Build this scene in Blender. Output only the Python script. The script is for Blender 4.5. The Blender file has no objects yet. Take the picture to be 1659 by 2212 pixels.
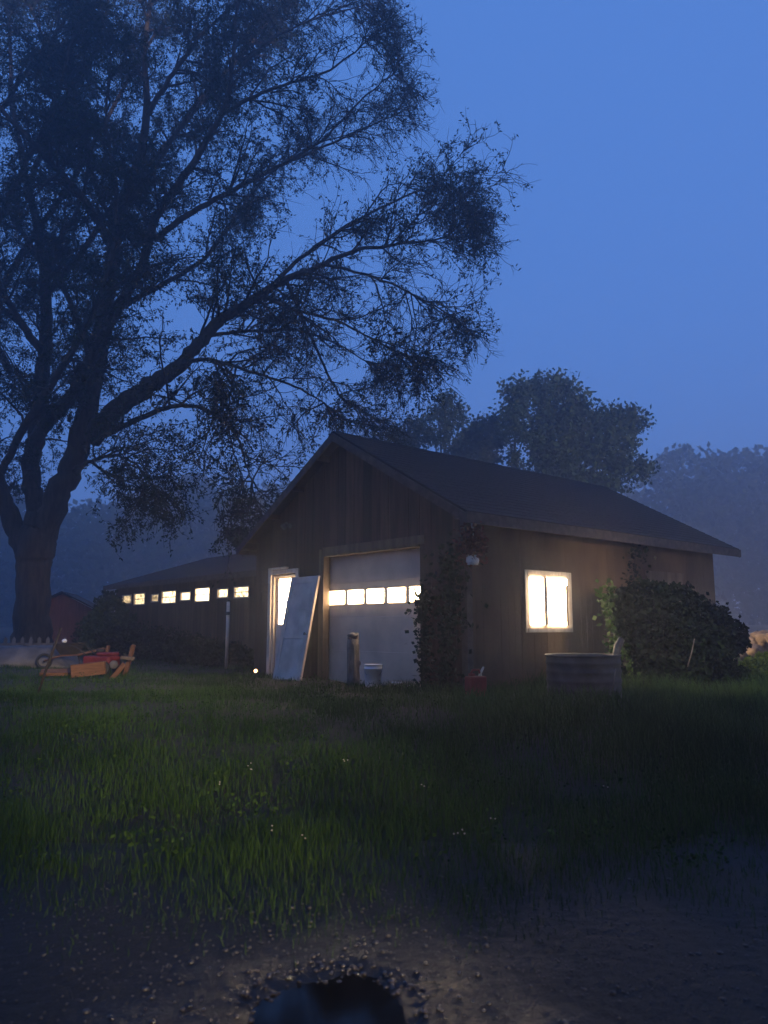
import bpy, math, random
import numpy as np
from mathutils import Vector, Matrix, noise as mnoise
random.seed(7)
RNG = np.random.default_rng(11)
R = math.radians
sc = bpy.context.scene
COL = sc.collection

# ------------------------------------------------------------------ camera
PITCH = R(8.5)
EYE = Vector((0.0, 0.0, 1.5))
FPX = 1661.0
cam = bpy.data.objects.new('camera', bpy.data.cameras.new('camera'))
COL.objects.link(cam)
cam.location = EYE
cam.rotation_euler = (R(90) + PITCH, 0, 0)
cam.data.sensor_fit = 'AUTO'
cam.data.sensor_width = 36.0
cam.data.lens = 36.0 * FPX / 2212.0
cam.data.clip_start = 0.05
cam.data.clip_end = 2000
cam.data.dof.use_dof = True
cam.data.dof.focus_distance = 17.0
cam.data.dof.aperture_fstop = 2.2
sc.camera = cam

# ------------------------------------------------------------------ sky / exposure
world = bpy.data.worlds.new('World')
sc.world = world
world.use_nodes = True
wn, wl = world.node_tree.nodes, world.node_tree.links
wn.clear()
sky = wn.new('ShaderNodeTexSky')
sky.sky_type = 'NISHITA'
sky.sun_disc = False
sky.sun_elevation = R(3.0)
sky.sun_rotation = R(153)
sky.air_density = 1.0
sky.dust_density = 0.6
sky.ozone_density = 2.0
# low mist evens out the twilight: most of the sky is one blue
hs = wn.new('ShaderNodeMix'); hs.data_type = 'RGBA'; hs.blend_type = 'MIX'
hs.inputs['Factor'].default_value = 0.95
hs.inputs['B'].default_value = (0.29, 0.79, 2.32, 1)
bg = wn.new('ShaderNodeBackground')
bg.inputs['Strength'].default_value = 0.15
wo = wn.new('ShaderNodeOutputWorld')
wl.new(sky.outputs[0], hs.inputs['A'])
wl.new(hs.outputs['Result'], bg.inputs['Color'])
wl.new(bg.outputs[0], wo.inputs['Surface'])
sc.view_settings.view_transform = 'Standard'
sc.view_settings.look = 'None'
sc.view_settings.gamma = 1.0
sc.view_settings.exposure = 1.0
# sun lamp standing in for the warm house light, low behind the camera to the right
sun = bpy.data.objects.new('sun', bpy.data.lights.new('sun', 'SUN'))
COL.objects.link(sun)
sun.data.energy = 2.4
sun.data.angle = R(4)
sun.data.color = (1.0, .78, .50)
SUND = Vector((.45, -.89, .155)).normalized()      # towards the light
sun.rotation_euler = SUND.to_track_quat('Z', 'Y').to_euler()
WIN = 2.5            # strength multiplier of the lit windows
HAZE = 0.0054

cy = sc.cycles
cy.use_denoising = True
cy.max_bounces = 6
cy.diffuse_bounces = 3
cy.glossy_bounces = 3
cy.transmission_bounces = 3
cy.volume_bounces = 3
cy.sample_clamp_indirect = 20.0
cy.caustics_reflective = False
cy.caustics_refractive = False

# ------------------------------------------------------------------ helpers
def tag(o, label=None, cat=None, group=None, kind=None):
    if label: o['label'] = label
    if cat: o['category'] = cat
    if group: o['group'] = group
    if kind: o['kind'] = kind
    return o

def empty(name, loc=(0, 0, 0), rz=0.0, label=None, cat=None, group=None):
    o = bpy.data.objects.new(name, None)
    COL.objects.link(o)
    o.location = loc
    o.rotation_euler = (0, 0, rz)
    o.empty_display_size = 0.2
    return tag(o, label, cat, group)

def ray(px, py):
    dx = (px - 829.5) / FPX; dy = (1106 - py) / FPX
    c, s = math.cos(PITCH), math.sin(PITCH)
    return Vector((dx, c - dy * s, s + dy * c))

def P(px, py, Y):
    d = ray(px, py)
    return EYE + d * (Y / d.y)

class MB:
    """collects shapes into one mesh"""
    def __init__(s): s.v = []; s.f = []; s.mi = []; s.m = 0; s.sm = []
    def add(s, vs, fs, smooth=False):
        n = len(s.v); s.v += [tuple(v) for v in vs]
        for f in fs:
            s.f.append(tuple(i + n for i in f)); s.mi.append(s.m); s.sm.append(smooth)
        return s
    def box(s, x0, x1, y0, y1, z0, z1, M=None):
        vs = [(x0,y0,z0),(x1,y0,z0),(x1,y1,z0),(x0,y1,z0),(x0,y0,z1),(x1,y0,z1),(x1,y1,z1),(x0,y1,z1)]
        if M: vs = [M @ Vector(v) for v in vs]
        return s.add(vs, [(0,3,2,1),(4,5,6,7),(0,1,5,4),(1,2,6,5),(2,3,7,6),(3,0,4,7)])
    def prism(s, poly, fn0, fn1):
        """poly 2-D points, fn0/fn1 map them to the two 3-D end faces"""
        n = len(poly)
        vs = [fn0(p) for p in poly] + [fn1(p) for p in poly]
        fs = [tuple(range(n))[::-1], tuple(range(n, 2 * n))]
        fs += [(i, (i + 1) % n, n + (i + 1) % n, n + i) for i in range(n)]
        return s.add(vs, fs)
    def tube(s, pts, rad, k=8, cap=True):
        pts = [Vector(p) for p in pts]
        if not hasattr(rad, '__len__'): rad = [rad] * len(pts)
        up = None; vs = []
        for i, p in enumerate(pts):
            t = (pts[min(i+1, len(pts)-1)] - pts[max(i-1, 0)]).normalized()
            if up is None:
                up = Vector((0,0,1)) if abs(t.z) < .9 else Vector((1,0,0))
            a = (up - t * up.dot(t)).normalized(); b = t.cross(a); up = a
            for j in range(k):
                an = 2 * math.pi * j / k
                vs.append(p + (a * math.cos(an) + b * math.sin(an)) * rad[i])
        fs = []
        for i in range(len(pts) - 1):
            for j in range(k):
                fs.append((i*k+j, i*k+(j+1)%k, (i+1)*k+(j+1)%k, (i+1)*k+j))
        if cap:
            fs.append(tuple(range(k))[::-1]); fs.append(tuple((len(pts)-1)*k + j for j in range(k)))
        return s.add(vs, fs, True)
    def lathe(s, prof, k=24, c=(0,0,0)):
        vs = []
        for (r, z) in prof:
            for j in range(k):
                a = 2*math.pi*j/k
                vs.append((c[0]+r*math.cos(a), c[1]+r*math.sin(a), c[2]+z))
        fs = []
        for i in range(len(prof)-1):
            for j in range(k):
                fs.append((i*k+j, i*k+(j+1)%k, (i+1)*k+(j+1)%k, (i+1)*k+j))
        return s.add(vs, fs, True)
    def blob(s, c, r, n=2, amp=.15, seed=0, freq=2.0):
        import bmesh
        bm = bmesh.new(); bmesh.ops.create_icosphere(bm, subdivisions=n, radius=1)
        vs = []
        for v in bm.verts:
            q = v.co.copy(); k = 1 + amp * mnoise.noise(q * freq + Vector((seed*3.1, seed, 0)))
            vs.append((c[0]+q.x*r[0]*k, c[1]+q.y*r[1]*k, c[2]+q.z*r[2]*k))
        fs = [tuple(v.index for v in f.verts) for f in bm.faces]
        bm.free()
        return s.add(vs, fs, True)
    def build(s, name, mats, parent=None, loc=None, bevel=0):
        me = bpy.data.meshes.new(name)
        me.from_pydata(s.v, [], s.f)
        if not isinstance(mats, (list, tuple)): mats = [mats]
        for m in mats: me.materials.append(m)
        me.polygons.foreach_set('material_index', s.mi)
        me.polygons.foreach_set('use_smooth', s.sm)
        me.update()
        o = bpy.data.objects.new(name, me); COL.objects.link(o)
        if parent is not None: o.parent = parent
        if loc is not None: o.location = loc
        if bevel:
            b = o.modifiers.new('bevel', 'BEVEL'); b.width = bevel; b.segments = 2; b.limit_method = 'ANGLE'
        return o

def np_mesh(name, verts, faces, mats, parent=None, smooth=False, col=None, extra=None):
    """faces: (N,4) or (N,3) array; extra: second array with the other arity"""
    me = bpy.data.meshes.new(name)
    groups = [np.asarray(faces, dtype=np.int32)] + ([np.asarray(extra, dtype=np.int32)] if extra is not None else [])
    nl = sum(g.size for g in groups); nf = sum(len(g) for g in groups)
    me.vertices.add(len(verts)); me.vertices.foreach_set('co', np.asarray(verts, dtype=np.float32).ravel())
    me.loops.add(nl); me.loops.foreach_set('vertex_index', np.concatenate([g.ravel() for g in groups]))
    me.polygons.add(nf)
    starts = []; off = 0
    for g in groups:
        starts.append(off + np.arange(len(g)) * g.shape[1]); off += g.size
    me.polygons.foreach_set('loop_start', np.concatenate(starts).astype(np.int32))
    if smooth: me.polygons.foreach_set('use_smooth', np.ones(nf, dtype=bool))
    me.update(calc_edges=True)
    me.validate()
    if col is not None:
        a = me.attributes.new('tone', 'FLOAT', 'POINT'); a.data.foreach_set('value', np.asarray(col, dtype=np.float32))
    for m in (mats if isinstance(mats, (list, tuple)) else [mats]): me.materials.append(m)
    o = bpy.data.objects.new(name, me); COL.objects.link(o)
    if parent is not None: o.parent = parent
    return o

# ------------------------------------------------------------------ materials
def mat(name, col, rough=.7, col2=None, scale=6.0, bump=0.0, bscale=40.0, metal=0.0, spec=.4, stretch=None, tone=None, detail=6):
    m = bpy.data.materials.new(name); m.use_nodes = True
    n, l = m.node_tree.nodes, m.node_tree.links
    b = n['Principled BSDF']
    b.inputs['Roughness'].default_value = rough
    b.inputs['Metallic'].default_value = metal
    b.inputs['Specular IOR Level'].default_value = spec
    b.inputs['Base Color'].default_value = (*col, 1)
    tc = n.new('ShaderNodeTexCoord'); mp = n.new('ShaderNodeMapping')
    l.new(tc.outputs['Object'], mp.inputs[0])
    if stretch: mp.inputs['Scale'].default_value = stretch
    if col2 is not None:
        t = n.new('ShaderNodeTexNoise'); t.inputs['Scale'].default_value = scale; t.inputs['Detail'].default_value = detail
        l.new(mp.outputs[0], t.inputs['Vector'])
        r = n.new('ShaderNodeValToRGB'); r.color_ramp.elements[0].position = .35; r.color_ramp.elements[1].position = .65
        r.color_ramp.elements[0].color = (*col, 1); r.color_ramp.elements[1].color = (*col2, 1)
        src = t.outputs['Fac']
        if tone is not None:
            a = n.new('ShaderNodeAttribute'); a.attribute_name = 'tone'
            mm = n.new('ShaderNodeMath'); mm.operation = 'MULTIPLY_ADD'; mm.inputs[1].default_value = tone
            s2 = n.new('ShaderNodeMath'); s2.operation = 'MULTIPLY_ADD'; s2.inputs[1].default_value = 1 - tone; s2.inputs[2].default_value = 0
            l.new(src, s2.inputs[0]); l.new(a.outputs['Fac'], mm.inputs[0]); l.new(s2.outputs[0], mm.inputs[2]); src = mm.outputs[0]
        l.new(src, r.inputs[0]); l.new(r.outputs[0], b.inputs['Base Color'])
    if bump:
        t2 = n.new('ShaderNodeTexNoise'); t2.inputs['Scale'].default_value = bscale; t2.inputs['Detail'].default_value = 5
        l.new(mp.outputs[0], t2.inputs['Vector'])
        bp = n.new('ShaderNodeBump'); bp.inputs['Strength'].default_value = bump; bp.inputs['Distance'].default_value = .02
        l.new(t2.outputs['Fac'], bp.inputs['Height']); l.new(bp.outputs[0], b.inputs['Normal'])
    return m

def leafmat(name, a, b_, tr=.35, rough=.7):
    m = mat(name, a, rough, b_, scale=1.2, tone=.6)
    n, l = m.node_tree.nodes, m.node_tree.links
    p = n['Principled BSDF']; out = n['Material Output']
    p.inputs['Specular IOR Level'].default_value = .12
    t = n.new('ShaderNodeBsdfTranslucent'); mx = n.new('ShaderNodeMixShader'); mx.inputs[0].default_value = tr
    src = p.inputs['Base Color'].links[0].from_socket
    l.new(src, t.inputs['Color']); l.new(p.outputs[0], mx.inputs[1]); l.new(t.outputs[0], mx.inputs[2])
    l.new(mx.outputs[0], out.inputs['Surface'])
    return m

def glow(name, col, strength, var=0.0, scale=6.0):
    m = bpy.data.materials.new(name); m.use_nodes = True
    n, l = m.node_tree.nodes, m.node_tree.links
    n.clear()
    e = n.new('ShaderNodeEmission'); o = n.new('ShaderNodeOutputMaterial')
    e.inputs['Color'].default_value = (*col, 1); e.inputs['Strength'].default_value = strength * WIN
    if var:
        tc = n.new('ShaderNodeTexCoord'); t = n.new('ShaderNodeTexNoise'); t.inputs['Scale'].default_value = scale
        l.new(tc.outputs['Object'], t.inputs['Vector'])
        mr = n.new('ShaderNodeMapRange'); mr.inputs['From Min'].default_value = .35; mr.inputs['From Max'].default_value = .6
        mr.inputs['To Min'].default_value = strength * WIN * (1 - var); mr.inputs['To Max'].default_value = strength * WIN
        l.new(t.outputs['Fac'], mr.inputs['Value']); l.new(mr.outputs[0], e.inputs['Strength'])
    l.new(e.outputs[0], o.inputs['Surface'])
    return m

WARM = (1.0, .72, .42)
M = {}
M['grass'] = leafmat('grass_blades', (.016, .042, .008), (.055, .105, .024), .25)
def wetness(m, dry, wet):
    n, l = m.node_tree.nodes, m.node_tree.links
    tc = n.new('ShaderNodeTexCoord'); d = n.new('ShaderNodeVectorMath'); d.operation = 'DISTANCE'; d.inputs[1].default_value = (-.2, 3.2, 0)
    t = n.new('ShaderNodeTexNoise'); t.inputs['Scale'].default_value = 2.5; t.inputs['Detail'].default_value = 6
    a = n.new('ShaderNodeMath'); a.operation = 'MULTIPLY_ADD'; a.inputs[1].default_value = 1.3; 
    l.new(tc.outputs['Object'], d.inputs[0]); l.new(tc.outputs['Object'], t.inputs['Vector'])
    l.new(t.outputs['Fac'], a.inputs[0]); l.new(d.outputs['Value'], a.inputs[2])
    r = n.new('ShaderNodeMapRange'); r.inputs['From Min'].default_value = 1.1; r.inputs['From Max'].default_value = 1.75
    r.inputs['To Min'].default_value = wet; r.inputs['To Max'].default_value = dry
    l.new(a.outputs[0], r.inputs['Value']); l.new(r.outputs[0], n['Principled BSDF'].inputs['Roughness'])
M['weed'] = leafmat('weed_leaves', (.014, .036, .006), (.045, .085, .018), .2)
M['soil'] = mat('soil', (.012, .010, .006), .95, (.028, .022, .013), scale=2.0, bump=.6, bscale=9)
M['gravel'] = mat('wet_gravel', (.0045, .0035, .0028), .6, (.010, .0075, .0055), scale=30, bump=.8, bscale=90, spec=.5)
M['stone'] = mat('wet_stones', (.016, .013, .011), .5, (.045, .036, .03), scale=25, spec=1.0)
wetness(M['gravel'], .75, .27); wetness(M['stone'], .6, .05)
M['bark'] = mat('bark', (.022, .016, .012), .95, (.06, .045, .033), scale=3, bump=1.0, bscale=10, stretch=(3, 3, .5))
M['twig'] = mat('twig_bark', (.02, .015, .012), .9, (.035, .027, .022), scale=3)
M['leaf'] = leafmat('tree_leaves', (.009, .016, .006), (.026, .044, .012), .2)
M['leafb'] = leafmat('background_leaves', (.016, .028, .012), (.032, .05, .02), .2)
M['woods'] = leafmat('far_wood_leaves', (.008, .014, .007), (.018, .03, .014), .1)
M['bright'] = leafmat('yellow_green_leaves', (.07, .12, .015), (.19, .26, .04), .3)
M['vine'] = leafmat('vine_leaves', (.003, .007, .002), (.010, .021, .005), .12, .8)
M['redleaf'] = leafmat('reddish_leaves', (.06, .018, .015), (.13, .04, .03), .25)
M['board'] = mat('weathered_boards', (.026, .015, .010), .9, (.065, .038, .026), scale=2.5, bump=.5, bscale=14, stretch=(3.2, 3.2, .35), tone=None)
M['board2'] = mat('pale_weathered_boards', (.08, .055, .04), .9, (.15, .11, .08), scale=2.5, bump=.5, bscale=14, stretch=(3.2, 3.2, .35))
M['side'] = mat('tan_siding', (.052, .030, .018), .9, (.115, .070, .043), scale=1.6, bump=.3, bscale=22, stretch=(1, 1, .6))
M['trim'] = mat('painted_trim', (.42, .36, .30), .7, (.6, .53, .45), scale=8, bump=.2, bscale=40, stretch=(2, 2, .4))
M['white'] = mat('white_paint', (.46, .37, .30), .6, (.64, .54, .46), scale=3, bump=.15, bscale=60)
M['gdoor'] = mat('garage_door_paint', (.42, .34, .26), .6, (.56, .46, .36), scale=2.2, bump=.12, bscale=80)
M['shingle'] = mat('asphalt_shingle', (.009, .007, .009), .95, (.021, .016, .019), scale=14, bump=.5, bscale=60)
M['winglum'] = glow('wing_window_light', (1, .74, .42), 2.2, .75, 9)
M['fascia'] = mat('fascia_paint', (.045, .034, .034), .85, (.085, .066, .064), scale=7, bump=.3, bscale=30)
M['pane'] = glow('lit_window_glass', WARM, 7.0, .25, 1.5)
M['pane_fill'] = glow('fill_light_pane', WARM, 24.0)  # for unseen panes added to light the right side of the yard
M['pane_soft'] = glow('lit_window_glass_dim', WARM, 3.5, .6, 7)
M['lamp'] = glow('small_lamp_glow', (1, .50, .18), 3)
M['darkwood'] = mat('dark_red_boards', (.06, .018, .014), .9, (.11, .035, .025), scale=3, bump=.4, bscale=14, stretch=(3, 3, .4))
M['red'] = mat('red_paint', (.10, .008, .010), .6, (.15, .018, .018), scale=9, bump=.1)
M['redplastic'] = mat('red_plastic', (.16, .010, .008), .6, (.2, .018, .012), scale=6)
M['lumber'] = mat('orange_lumber', (.09, .036, .018), .85, (.16, .075, .036), scale=5, bump=.3, stretch=(1, 6, 6))
M['log'] = mat('grey_log', (.09, .075, .065), .95, (.2, .17, .15), scale=7, bump=1, bscale=22, stretch=(2, 2, .6))
M['bucket'] = mat('white_plastic', (.74, .74, .78), .4, (.8, .8, .83), scale=5)
M['galv'] = mat('galvanised_steel', (.045, .046, .05), .6, (.085, .085, .092), scale=5, bump=.1, metal=.6)
M['iron'] = mat('dark_iron', (.02, .018, .017), .7, (.04, .03, .025), scale=10, metal=.4)
M['grey'] = mat('grey_metal', (.05, .05, .056), .6, (.09, .09, .1), scale=8, metal=.3)
M['tarp'] = mat('pale_tarp', (.07, .065, .07), .7, (.13, .12, .125), scale=3, bump=.5, bscale=6)
M['stonepile'] = mat('tan_stone', (.14, .10, .07), .9, (.24, .18, .13), scale=6, bump=.8, bscale=14)
M['black'] = mat('black_rubber', (.012, .012, .012), .7, (.02, .02, .02), scale=8)
M['cord'] = mat('pale_cord', (.5, .48, .5), .8)

# ------------------------------------------------------------------ terrain
def sst(a, b, x):
    t = min(1.0, max(0.0, (x - a) / (b - a))); return t * t * (3 - 2 * t)

PUD = (-0.20, 3.12, .36, .52)
def gz(x, y):
    h = .45 * sst(4.2, 11.0, y + .25 * math.sin(x * .7))
    amp = sst(4.6, 6.5, y)
    h += amp * (.07 * mnoise.noise(Vector((x * .55, y * .55, 3.1))) + .03 * mnoise.noise(Vector((x * 1.7, y * 1.7, 7.7))))
    if y > 26: h += .012 * (y - 26)
    h += (1 - amp) * .012 * mnoise.noise(Vector((x * 1.3, y * 1.3, 1.2)))
    return h
def gzp(x, y):
    """gravel with the puddle hollow"""
    h = gz(x, y)
    d = math.hypot((x - PUD[0]) / PUD[2], (y - PUD[1]) / PUD[3]) + .22 * mnoise.noise(Vector((x * 4, y * 4, 0)))
    h -= .05 * (1 - sst(.55, 1.35, d))
    return h

def grid(name, xs, ys, fn, m, zoff=0.0):
    nx, ny = len(xs), len(ys)
    vs = np.array([(x, y, fn(x, y) + zoff) for y in ys for x in xs])
    i = np.arange(nx - 1)[None, :] + (np.arange(ny - 1) * nx)[:, None]
    f = np.stack([i, i + 1, i + nx + 1, i + nx], -1).reshape(-1, 4)
    return np_mesh(name, vs, f, m, smooth=True)

def graded(lim, fine, n):
    t = np.linspace(-1, 1, n); return np.sinh(t * fine) / np.sinh(fine) * lim
xs = graded(400, 5.5, 221)
ys = np.concatenate([np.linspace(-60, 0, 10)[:-1], np.linspace(0, 30, 130)[:-1], 30 + 370 * np.linspace(0, 1, 40) ** 2])
def ground_z(x, y):
    z = gz(x, y)
    return z - .02 * (1 - sst(6.3, 7.5, y)) - .08 * (1 - sst(4.5, 5.2, y))
tag(grid('ground', xs, ys, ground_z, M['soil']), kind='structure')

gx = np.concatenate([np.linspace(-30, -4, 40)[:-1], np.linspace(-4, -1.6, 100)[:-1], np.linspace(-1.6, 1.4, 230)[:-1], np.linspace(1.4, 4, 100)[:-1], np.linspace(4, 30, 40)])
gy = np.concatenate([np.linspace(-20, 2.4, 40)[:-1], np.linspace(2.4, 4.4, 150)[:-1], np.linspace(4.4, 6.3, 50)])
def gravel_z(x, y):
    z = gzp(x, y)
    if 2.3 < y < 4.6 and abs(x) < 4:
        z += .006 * mnoise.noise(Vector((x * 16, y * 16, 0))) + .004 * mnoise.noise(Vector((x * 45, y * 45, 5)))
    return z - .06 * sst(5.2, 6.25, y)
tag(grid('gravel_road', gx, gy, gravel_z, M['gravel']), kind='structure')

# puddle
wm = bpy.data.materials.new('puddle_water'); wm.use_nodes = True
wb = wm.node_tree.nodes['Principled BSDF']
wb.inputs['Base Color'].default_value = (.006, .005, .004, 1); wb.inputs['Roughness'].default_value = .07
wb.inputs['IOR'].default_value = 1.33
pw = MB(); K = 48
pv = [(PUD[0] + 1.25 * PUD[2] * math.cos(2*math.pi*i/K), PUD[1] + 1.25 * PUD[3] * math.sin(2*math.pi*i/K), -.024) for i in range(K)]
pw.add(pv, [tuple(range(K))])
tag(pw.build('puddle', wm), kind='structure')

# loose stones of the drive
def stones(n):
    base = np.array([(1,0,0),(-1,0,0),(0,1,0),(0,-1,0),(0,0,1),(0,0,-1),(.6,.6,.6),(-.6,.6,.6),(.6,-.6,.6),(-.6,-.6,.6)], float)
    # icosahedron
    t = (1 + 5 ** .5) / 2
    base = np.array([(-1,t,0),(1,t,0),(-1,-t,0),(1,-t,0),(0,-1,t),(0,1,t),(0,-1,-t),(0,1,-t),(t,0,-1),(t,0,1),(-t,0,-1),(-t,0,1)], float) / 1.9
    fc = np.array([(0,11,5),(0,5,1),(0,1,7),(0,7,10),(0,10,11),(1,5,9),(5,11,4),(11,10,2),(10,7,6),(7,1,8),(3,9,4),(3,4,2),(3,2,6),(3,6,8),(3,8,9),(4,9,5),(2,4,11),(6,2,10),(8,6,7),(9,8,1)])
    V = []; F = []; k = 0; C = []
    while k < n:
        y = RNG.uniform(2.3, 4.9); x = RNG.normal(0, 1.6) if RNG.random() < .75 else RNG.uniform(-4, 4)
        d = math.hypot((x - PUD[0]) / PUD[2], (y - PUD[1]) / PUD[3])
        if d < .9 and RNG.random() > .03: continue
        if RNG.random() > .4 + .6 * (1 - sst(4.3, 4.9, y)): continue
        s = RNG.uniform(.003, .009) if RNG.random() < .97 else RNG.uniform(.010, .017)
        q = base * (1 + RNG.normal(0, .14, base.shape)) * s * np.array([1, RNG.uniform(.7, 1.2), .55])
        a = RNG.uniform(0, 6.28); ca, sa = math.cos(a), math.sin(a)
        q = q @ np.array([[ca, sa, 0], [-sa, ca, 0], [0, 0, 1]])
        q += (x, y, gravel_z(x, y) + s * .25)
        V.append(q); F.append(fc + 12 * k); C += [RNG.random()] * 12; k += 1
    for _ in range(420):
        a = RNG.uniform(0, 2*math.pi); d = RNG.uniform(.92, 1.25) if RNG.random() < .5 else RNG.uniform(1.0, 2.6)
        x = PUD[0] + PUD[2] * d * math.cos(a); y = PUD[1] + PUD[3] * d * math.sin(a); s = RNG.uniform(.006, .015)
        q = base * (1 + RNG.normal(0, .18, base.shape)) * s * np.array([1, RNG.uniform(.7, 1.2), .6])
        q += (x, y, gravel_z(x, y) + s * .35)
        V.append(q); F.append(fc + 12 * k); C += [RNG.random()] * 12; k += 1
    return np.concatenate(V), np.concatenate(F), C
v, f, c = stones(3000)
tag(np_mesh('gravel', v, f, M['stone'], col=c), kind='stuff')

# ------------------------------------------------------------------ leaf & branch machinery
def unit(a):
    return a / np.maximum(np.linalg.norm(a, axis=-1, keepdims=True), 1e-9)

def leaves(cent, L, W, droop=0.0, rng=RNG):
    """rhombus leaf faces folded along the middle: 4 verts, 2 tris as one quad"""
    n = len(cent)
    d = rng.normal(0, 1, (n, 3)); d[:, 2] -= droop; d = unit(d)
    s = unit(np.cross(d, rng.normal(0, 1, (n, 3))))
    L = (L * rng.uniform(.6, 1.3, n))[:, None]; W = (W * rng.uniform(.7, 1.3, n))[:, None]
    v = np.stack([cent, cent + d * L * .45 + s * W, cent + d * L, cent + d * L * .5 - s * W], 1).reshape(-1, 3)
    f = np.arange(4 * n).reshape(n, 4)
    return v, f

def grow(st, di, ln, nseg, wob, droop, rng=RNG):
    pts = [st]; d = unit(di); step = (ln / nseg)[:, None]
    for i in range(nseg):
        d = d + rng.normal(0, wob, d.shape); d[:, 2] -= droop; d = unit(d)
        pts.append(pts[-1] + d * step)
    return np.stack(pts, 1)

def tubes(poly, r0, r1, k=4):
    N, Mn, _ = poly.shape
    t = unit(poly[:, -1] - poly[:, 0])
    ref = np.where(np.abs(t[:, 2:3]) < .9, np.array([[0, 0, 1.]]), np.array([[1., 0, 0]]))
    a = unit(np.cross(t, ref)); b = np.cross(t, a)
    ang = 2 * math.pi * np.arange(k) / k
    ring = a[:, None, None, :] * np.cos(ang)[None, None, :, None] + b[:, None, None, :] * np.sin(ang)[None, None, :, None]
    w = np.linspace(0, 1, Mn)[None, :]
    rad = r0[:, None] * (1 - w) + r1[:, None] * w
    v = poly[:, :, None, :] + ring * rad[:, :, None, None]
    v = v.reshape(-1, 3)
    base = (np.arange(N) * Mn * k)[:, None, None] + (np.arange(Mn - 1) * k)[None, :, None]
    j = np.arange(k)[None, None, :]; j2 = (j + 1) % k
    f = np.stack([base + j, base + j2, base + k + j2, base + k + j], -1).reshape(-1, 4)
    return v, f

def kids(poly, n, lo, hi, ang, rng=RNG):
    """n children on each polyline: start points, directions, parameter"""
    N, Mn, _ = poly.shape
    t = rng.uniform(lo, hi, (N, n)); x = t * (Mn - 1); i = np.clip(x.astype(int), 0, Mn - 2); fr = (x - i)[..., None]
    r = np.arange(N)[:, None]
    p0, p1 = poly[r, i], poly[r, i + 1]
    st = p0 * (1 - fr) + p1 * fr
    tan = unit(p1 - p0)
    perp = rng.normal(0, 1, tan.shape); perp = unit(perp - tan * (perp * tan).sum(-1, keepdims=True))
    a = rng.uniform(ang[0], ang[1], (N, n))[..., None]
    d = tan * np.cos(a) + perp * np.sin(a)
    return st.reshape(-1, 3), d.reshape(-1, 3), t.reshape(-1), np.repeat(np.arange(N), n)

def catmull(pts, n):
    pts = np.asarray(pts, float); m = len(pts)
    e = np.vstack([2 * pts[0] - pts[1], pts, 2 * pts[-1] - pts[-2]])
    out = []
    for q in np.linspace(0, m - 1 - 1e-6, n):
        i = int(q); t = q - i
        p0, p1, p2, p3 = e[i], e[i+1], e[i+2], e[i+3]
        out.append(.5 * (2*p1 + (p2-p0)*t + (2*p0-5*p1+4*p2-p3)*t*t + (3*p1-p0-3*p2+p3)*t**3))
    return np.array(out)
class Acc:
    def __init__(s): s.v = []; s.f = []; s.c = []; s.n = 0
    def add(s, v, f, c=None):
        s.v.append(v); s.f.append(f + s.n); s.n += len(v)
        s.c.append(np.full(len(v), .5) if c is None else c)
    def build(s, name, m, parent=None, smooth=False):
        return np_mesh(name, np.concatenate(s.v), np.concatenate(s.f), m, parent, smooth, np.concatenate(s.c))

# ------------------------------------------------------------------ unseen light blockers added behind the photographer
def light_blocker(name, x0, x1, y0, y1, h, rh, label, axis='x'):  # unseen building added to block sky and low sun
    o = empty(name, ((x0+x1)/2, (y0+y1)/2, 0), 0, label, 'building')
    w, d = (x1-x0)/2, (y1-y0)/2
    a = MB(); a.box(-w, w, -d, d, -.3, h)
    for sg in (-1, 1):
        a.prism([(-d, h), (d, h), (0, h + rh)], lambda q: (sg * w, q[0], q[1]), lambda q: (sg * (w - .1), q[0], q[1]))
    a.build('wall', M['board'], o)
    a = MB()
    for sg in (-1, 1):
        poly = [(sg * (d + .4), h - .4 * rh / d), (sg * (d + .4), h - .4 * rh / d + .1), (0, h + rh + .1), (0, h + rh)]
        a.prism(poly, lambda q: (-w - .4, q[0], q[1]), lambda q: (w + .4, q[0], q[1]))
    a.build('roof', M['shingle'], o)
    n_ = max(1, int(w * 2 / 3))
    for i in range(n_):
        xc = -w + (i + .5) * 2 * w / n_
        a = MB(); a.box(xc - .45, xc + .45, d + .003, d + .04, .9, 2.1); a.build('window', M['trim'], o)
    return o
light_blocker('blocker_house', -16, 3.9, -15, -7, 6.2, 3.2, 'unseen two-storey house added behind the camera to block light')  # added out of view; its corner edges the light patch on the lawn
light_blocker('blocker_barn', 10.0, 13.9, -11.5, -8.5, 8.0, 3.0, 'unseen narrow tall building added behind the camera to shape the light')
light_blocker('blocker_shed', 21.9, 36, -11.5, -8.5, 8.0, 3.0, 'unseen long shed added farthest right behind the camera to block light')
so = MB(); so.lathe([(.6, -.2), (.6, 10.5), (.45, 11.0), (0, 11.3)], 24)
tag(so.build('blocker_silo', M['galv'], loc=(17.95, -9.6, 0)), 'unseen slim cylinder added between two light blockers behind the camera', 'blocker_silo')  # unseen cylinder added to keep low sun off the thicket
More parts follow.
